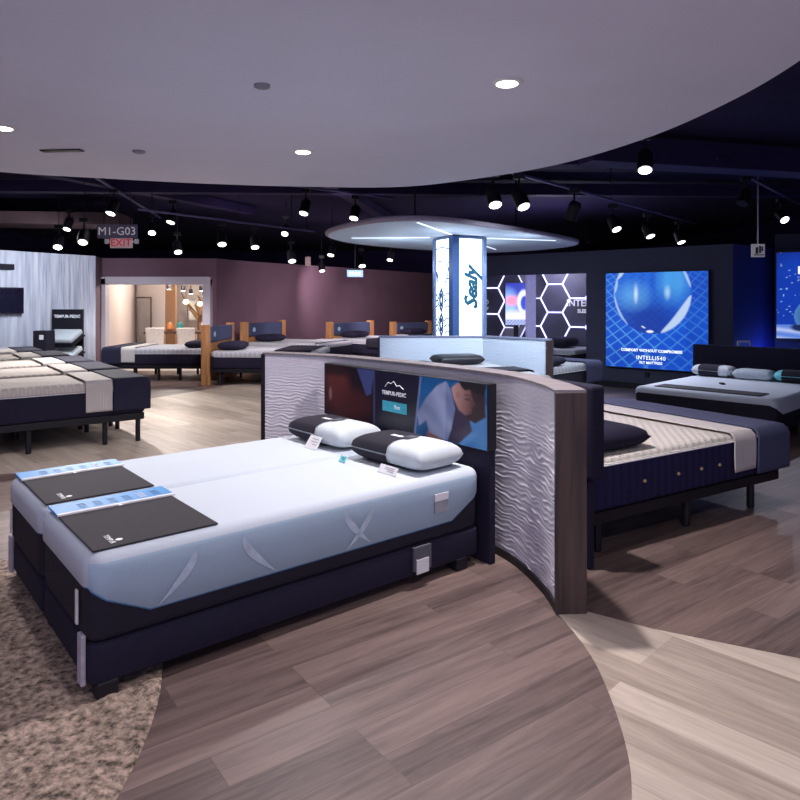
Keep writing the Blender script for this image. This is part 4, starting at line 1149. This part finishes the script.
MB().tube([(w * 0.5, 0.015, hh), (w * 0.5, 0.015, 3.4 - a.z)], 0.010, 8).build('rod', M_black, t)
a = dp(305, 266, 15.9); o = MB().box(0, 0.13, 0, 0.10, 0, 0.22, 0.01).build('wall_speaker', mat('beige box', (150, 128, 128), 0.6)); o.location = a
tag(o, 'small beige box high on the purple wall', 'wall speaker')

# ------------------------------------------------------------------ left wall things
LD = (Vector((-6.02, 13.25, 0)) - Vector((-9.2, 7.9, 0))).normalized(); LN = Vector((LD.y, -LD.x, 0))
def on_left(x, off):   # point on the streaked wall seen at pixel column x
    k = (x - 400) / F; p0 = Vector((-6.02, 13.25, 0)) + LN * off
    s = (k * p0.y - p0.x) / (LD.x - k * LD.y); return p0 + LD * s
p = on_left(23, 0.10); a = dp(23, 313.5, p.y)
t = thing('television', 'dark television on the streaked white wall', 'television', (p.x, p.y, a.z))
Mx = frame((0, 0, 0), -LD, (0, 0, 1))
MB().box(0, 0.95, 0, 0.46, -0.03, 0.03, 0.006, M=Mx).build('housing', M_black, t)
MB().box(0.02, 0.93, 0.02, 0.44, -0.034, -0.029, M=Mx).build('screen', mat('dark glass', (26, 20, 36), 0.15), t)
MB().box(0.3, 0.6, 0.1, 0.3, 0.03, 0.06, M=Mx).build('bracket', M_black, t)
p = on_left(13, 0.06); a = dp(13, 270, p.y)
o = MB().box(0, 0.75, 0, 0.10, -0.05, 0.04, 0.006, M=Mx).build('wall_speaker', M_dark); o.location = (p.x, p.y, a.z)
tag(o, 'long dark speaker bar on the streaked wall above the television', 'speaker')
# pillow rack
RX = dp(60, 300, 12.0).x
t = thing('pillow_rack', 'black display rack of slanted shelves before the streaked white wall', 'display rack', (RX, 12.0, 0), -0.1)
MB().box(-0.30, 0.30, 0.22, 0.26, 0.0, 1.33, 0.006).build('back_board', M_black, t)
MB().box(-0.30, 0.30, -0.25, 0.26, 0.0, 0.06, 0.006).build('base', M_black, t)
text('TEMPUR-PEDIC', 0.075, M_ink, t, frame((0, 0.215, 1.20), (1, 0, 0), (0, 0, 1)), bold=0.002)
zs = (0.86, 0.56, 0.28)
for k, z in enumerate(zs):
    Mr = Matrix.Translation((0.02, 0.20, z)) @ Matrix.Rotation(ANG(24), 4, 'X')
    MB().box(-0.22, 0.34, -0.44, 0.0, -0.012, 0.012, 0.003, M=Mr).build('shelf', M_black, t)
rackM = Matrix.Translation((RX, 12.0, 0)) @ Matrix.Rotation(-0.1, 4, 'Z')
for k, z in enumerate(zs):
    lab = ['top', 'middle', 'bottom'][k]
    tp = thing('pillow', 'boxed white pillow on the %s shelf of the black rack' % lab, 'pillow', (0, 0, 0), group='pillows on the black display rack')
    Mr = rackM @ Matrix.Translation((0.02, 0.20, z)) @ Matrix.Rotation(ANG(24), 4, 'X')
    tp.matrix_world = Mr @ Matrix.Translation((0.06, -0.22, 0.014))
    MB().box(-0.27, 0.27, -0.20, 0.20, 0.03, 0.13, 0.035, 3).build('cushion', M_pillow, tp, smooth=True)
    MB().box(-0.275, 0.275, -0.205, 0.205, 0.0, 0.05, 0.02, 3).build('sleeve', M_dark, tp, smooth=True)
a = dp(44, 352, 11.6)
t = thing('display_box', 'dark upright box left of the black pillow rack', 'box', (a.x, 11.6, 0), -0.3)
MB().box(-0.14, 0.14, -0.10, 0.10, 0.0, 0.97, 0.008).build('body', M_dark, t)
MB().box(0.0, 0.09, -0.104, -0.099, 0.82, 0.90).build('print', M_ink, t)

# right wall small things
p = Vector((3.6, 11.7, 0)) + RD * 0.72 + RN * 0.012
o = MB().box(-0.035, 0.035, -0.05, 0.05, 0, 0.012, 0.003, M=frame((0, 0, 0), RD, (0, 0, 1))).build('wall_socket', M_black); o.location = (p.x, p.y, 0.25)
tag(o, 'black wall socket below the lightbox poster', 'socket')
a = dp(744, 348, 9.3)
t = thing('sign_frame', 'small white framed blue sign standing behind the dark headboard', 'sign', (a.x, 9.3, 0))
MB().box(-0.09, 0.09, 0, 0.02, a.z - 0.03, a.z + 0.10, 0.003).build('frame', M_white, t)
MB().box(-0.065, 0.065, -0.003, 0.003, a.z - 0.01, a.z + 0.075).build('face', mat('blue card', (40, 70, 170), 0.6, em=0.3), t)
MB().tube([(0, 0.01, 0.01), (0, 0.01, a.z)], 0.01, 8).build('pole', M_white, t)
MB().lathe([(0.11, 0), (0.10, 0.012)], 20).build('base', M_white, t)

# ------------------------------------------------------------------ the lit shop beyond the opening
M_brownw = mat('brown shop wall', (150, 112, 82), 0.7, var=0.08)
M_shopfloor = mat('pale shop floor', (206, 196, 190), 0.5, var=0.05)
wallo('wall_shop_left', (-6.12, 14.05), (-6.66, 16.8), M_beige, z1=2.2)
wallo('wall_shop_back', (-7.9, 19.2), (-3.3, 19.2), M_beige, z1=2.2)
wallo('wall_shop_back', (-6.66, 16.95), (-5.95, 16.95), M_beige, z1=2.2)
wallo('wall_shop_back', (-5.98, 17.0), (-5.70, 17.0), M_brownw, z1=2.2)
b = MB(); b.box(-7.9, -3.85, 14.15, 19.2, 0.001, 0.006); struct(b.build('floor', M_shopfloor), 'pale floor of the lit shop')
b = MB(); b.box(-8.0, -3.9, 14.1, 19.4, 2.2, 2.25); struct(b.build('ceiling', mat('shop ceiling', (60, 52, 60), 0.9)), 'dark ceiling of the lit shop')
t = thing('standing_mirror', 'tall framed mirror leaning in the lit shop', 'mirror', dp(143.5, 0, 16.6).xy.to_3d(), 0)
fm = MB()
fm.box(-0.20, 0.20, 0, 0.04, 0.30, 1.58, 0.004); fm.build('mirror_frame', mat_wood('dark frame', (60, 50, 50), (92, 78, 70)), t)
MB().box(-0.165, 0.165, -0.006, 0.002, 0.34, 1.54).build('mirror_glass', mat('mirror glass', (150, 150, 150), 0.08, metal=0.9), t)
MB().box(-0.18, 0.18, -0.08, 0.10, 0.0, 0.31, 0.01).build('foot', mat('pale plinth', (190, 180, 176), 0.6), t)
def shop_chair(label, x, Y, rz):
    t = thing('dining_chair', label, 'chair', (dp(x, 0, Y).x, Y, 0), rz, 'white chairs in the lit shop'); t.scale = (0.78, 0.8, 0.92)
    m = mat('ivory slipcover', (232, 222, 212), 0.8)
    MB().box(-0.24, 0.24, -0.24, 0.24, 0.30, 0.47, 0.03, 2).build('seat', m, t)
    b = MB(); b.grid(8, 8, lambda i, j: Vector(((i - 0.5) * (0.46 + 0.06 * j), -0.22 - 0.10 * j - 0.03 * math.cos((i - 0.5) * 3), 0.44 + 0.5 * j)))
    o = b.build('backrest', m, t, smooth=True); md = o.modifiers.new('thick', 'SOLIDIFY'); md.thickness = 0.06
    for sx in (-0.2, 0.2):
        for sy in (-0.2, 0.2): MB().tube([(sx, sy, 0), (sx, sy, 0.31)], [0.015, 0.024], 8).build('leg', M_brownw, t)
shop_chair('white slipcovered chair nearest the mirror in the lit shop', 156, 15.3, 0.25)
shop_chair('white slipcovered chair in the middle of the lit shop', 188, 15.2, 0.1)
shop_chair('white slipcovered chair by the right jamb of the lit shop', 208, 17.2, 2.8)
t = thing('dining_table', 'dark dining table behind the white chairs in the lit shop', 'table', (dp(184, 0, 16.2).x, 16.2, 0))
mw = mat('dark table wood', (74, 54, 48), 0.4)
MB().box(-0.85, 0.85, -0.35, 0.45, 0.70, 0.75, 0.01).build('table_top', mw, t)
for sx in (-0.75, 0.75):
    for sy in (-0.28, 0.38): MB().box(sx - 0.04, sx + 0.04, sy - 0.04, sy + 0.04, 0, 0.70).build('leg', mw, t)
def lampk(label, x, Y, z):
    t = thing('pendant_lamp', label, 'lamp', (dp(x, 0, Y).x, Y, z), group='pendant lamps in the lit shop')
    MB().lathe([(0.03, -0.06), (0.08, -0.02), (0.06, 0.05), (0.02, 0.07)], 14).build('shade', mat('warm lamp shade', (255, 232, 196), 0.5, em=1.6, emc=(255, 226, 180)), t)
    MB().tube([(0, 0, 0.06), (0, 0, 2.2 - z)], 0.006, 6).build('cord', M_black, t)
lampk('warm pendant lamp over the shop table, left one', 186, 16.4, 1.45)
lampk('warm pendant lamp over the shop table, right one', 200, 16.8, 1.40)
for k, (x, y) in enumerate(((169, 288.5), (183, 290), (191, 293), (201, 290), (204, 296))):
    Y = 15.6 + 0.5 * k; z = min(2.12, CH + (HY - y) * Y / F)
    t = thing('spotlight', ['first', 'second', 'third', 'fourth', 'fifth'][k] + ' small spotlight from the left in the lit shop ceiling', 'spotlight', (dp(x, 0, Y).x, Y, z), group='spotlights in the lit shop')
    MB().lathe([(0.05, -0.02), (0.045, 0.10)], 12).build('housing', M_black, t)
    MB().lathe([(0.045, -0.026), (0.045, -0.019)], 12).build('lens', M_lamp, t)
    MB().tube([(0, 0, 0.1), (0, 0, 2.2 - z)], 0.01, 6).build('stem', M_black, t)
t = thing('branch_sculpture', 'brown driftwood branches standing behind the shop table', 'sculpture', (dp(200, 0, 18.6).x, 18.6, 0))
br = MB(); random.seed(3)
for k in range(11):
    a = random.uniform(0, 2 * PI); z0 = random.uniform(0.9, 1.4)
    br.tube([(0, 0, z0 - 0.3), (0.25 * math.cos(a), 0.2 * math.sin(a), z0), (0.55 * math.cos(a + 0.4), 0.3 * math.sin(a), z0 + random.uniform(0.0, 0.5))], [0.05, 0.04, 0.015], 6)
br.tube([(0, 0, 0), (0, 0, 1.3)], [0.09, 0.06], 8)
br.build('branches', M_brownw, t)
t = thing('potted_plant', 'small green plant by the right jamb of the lit shop', 'plant', (dp(208, 0, 18.0).x, 18.0, 0))
MB().box(-0.15, 0.15, -0.15, 0.15, 0, 0.9, 0.01).build('pedestal', M_white, t)
MB().lathe([(0.07, 0.9), (0.10, 1.1)], 12).build('pot', M_white, t)
lf = MB()
for k in range(26):
    a = random.uniform(0, 2 * PI); e = random.uniform(0.4, 1.3)
    d = Vector((math.cos(a) * math.cos(e), math.sin(a) * math.cos(e), math.sin(e))); s_ = Vector((-math.sin(a), math.cos(a), 0)) * 0.03
    p0 = Vector((0, 0, 1.08)); lf.poly([p0, p0 + d * 0.12 + s_, p0 + d * 0.26, p0 + d * 0.12 - s_])
lf.build('leaves', mat('leaf green', (88, 120, 62), 0.6), t)
t = thing('framed_picture', 'bright framed print on the rear wall of the lit shop', 'picture', (dp(196, 0, 19.15).x, 19.14, 0.9))
MB().box(-0.22, 0.22, 0, 0.04, 0, 0.6, 0.004).build('frame', M_white, t)
MB().box(-0.18, 0.18, -0.004, 0.002, 0.04, 0.56).build('print', mat('cream print', (236, 224, 206), 0.6, em=0.4), t)
for k, x in enumerate((166, 176)):
    o = MB().lathe([(0.05, 0), (0.09, 0.06), (0.07, 0.16), (0.03, 0.22)], 14).build('vase', mat('teal glaze', (40, 120, 120), 0.3) if k else mat('amber glaze', (180, 110, 60), 0.3))
    o.location = (dp(x + 4, 0, 16.1).x, 16.1, 0.751); tag(o, 'teal vase on the shop table' if k else 'amber vase on the shop table', 'vase')

# ------------------------------------------------------------------ light
W = bpy.data.worlds.new('world'); SC.world = W; W.use_nodes = True
bg = W.node_tree.nodes['Background']; bg.inputs['Color'].default_value = (0.44, 0.44, 0.72, 1); bg.inputs['Strength'].default_value = 1.25
def spot(name, loc, tgt, power, deg=70, color=(1, 0.95, 0.9), rad=0.05, blend=0.6):
    l = bpy.data.lights.new(name, 'SPOT'); l.energy = power; l.spot_size = ANG(deg); l.spot_blend = blend; l.color = color; l.shadow_soft_size = rad
    o = bpy.data.objects.new(name, l); COL.objects.link(o); o.location = loc
    o.rotation_euler = (Vector(tgt) - Vector(loc)).to_track_quat('-Z', 'Y').to_euler(); return o
spot('oval ceiling beam', D1 + Vector((0, 0, -0.03)), (0.40, 3.4, 0), 225, 150, (1, 0.94, 0.95), 0.04, 0.5)
spot('oval ceiling beam', D2 + Vector((0, 0, -0.03)), (-0.78, 5.2, 0), 110, 140, (1, 0.95, 0.97))
spot('oval ceiling beam', D3 + Vector((0, 0, -0.03)), (-2.6, 4.2, 0), 100, 130, (1, 0.95, 0.97))
spot('oval ceiling beam', (-1.0, 0.5, 2.67), (-1.0, 1.2, 0), 45, 150, (1, 0.93, 0.96))  # added out-of-view light with no fitting, fills the near floor
spot('oval ceiling beam', (1.2, 1.2, 2.67), (1.5, 2.0, 0), 80, 150, (1, 0.94, 0.94))  # added out-of-view light with no fitting, brightens the pale floor
def hspot(k, tgt, power, deg=60, color=(1, 0.95, 0.92), off=0.05):
    p = H[k]; d = (Vector(tgt) - p).normalized(); spot('track beam', p + Vector((0, 0, -0.09)) + d * 0.04, tgt, power, deg, color)
hspot('k1', (0.9, 8.7, 0.75), 330, 70, (0.80, 0.90, 1))
hspot('k2', (1.3, 9.0, 0.7), 200, 80, (0.75, 0.88, 1))
hspot('k3', (1.9, 5.7, 0.5), 150, 50, (0.92, 0.82, 1))
hspot('k5', (3.6, 8.2, 0.5), 200, 55, (0.82, 0.82, 1))
hspot('k11', (3.9, 8.2, 0.5), 60, 45, (0.75, 0.8, 1))
hspot('k6', (2.4, 9.6, 0.6), 160, 90, (0.8, 0.85, 1))
hspot('l1', (-4.0, 7.9, 0.6), 430, 80, (1, 0.94, 0.93))
hspot('l2', (-4.4, 8.5, 0.6), 420, 80, (1, 0.94, 0.92))
hspot('l3', (-7.0, 11.9, 1.3), 110, 130, (0.84, 0.90, 1))
hspot('l4', (-6.4, 12.9, 0.9), 130, 75, (0.84, 0.90, 1))
hspot('l5', (-4.8, 13.0, 0.9), 150, 90)
hspot('l8', (-3.3, 14.8, 1.3), 120, 110, (1, 0.88, 0.95))
hspot('l9', (-2.0, 13.9, 0.6), 150, 90, (1, 0.90, 0.92))
hspot('l12', (-1.9, 11.4, 0.3), 210, 100, (1, 0.92, 0.92))
hspot('l13', (-1.4, 15.6, 0.8), 140, 90, (1, 0.88, 0.92))
hspot('l14', (-1.9, 17.6, 1.3), 130, 120, (1, 0.86, 0.92))
hspot('l17', (-0.6, 18.8, 1.2), 120, 130, (1, 0.86, 0.92))
hspot('l15', (0.4, 17.2, 0.8), 300, 90, (1, 0.88, 0.95))
hspot('l11', (-2.8, 9.6, 0.0), 140, 90, (1, 0.93, 0.88))
def point(name, loc, power, color, rad=0.15):
    l = bpy.data.lights.new(name, 'POINT'); l.energy = power; l.color = color; l.shadow_soft_size = rad
    o = bpy.data.objects.new(name, l); COL.objects.link(o); o.location = loc
for p_ in ((-5.2, 15.4, 2.0), (-4.6, 17.6, 2.0)): point('shop lamp', p_, 110, (1, 0.90, 0.80))
point('alcove lamp', (2.9, 13.3, 2.2), 60, (0.75, 0.75, 1))
point('blue wall wash', (6.0, 10.7, 0.55), 14, (0.1, 0.2, 1))
for k in range(4):     # added lights without fittings that brighten the canopy underside
    a = a2 + PI / 4 + k * PI / 2
    point('canopy fill', (ctr.x + 0.95 * math.cos(a), ctr.y + 0.95 * math.sin(a), 2.0), 7, (0.72, 0.86, 1), 0.05)

SC.view_settings.view_transform = 'Standard'
SC.view_settings.look = 'None'
SC.view_settings.exposure = 0.0
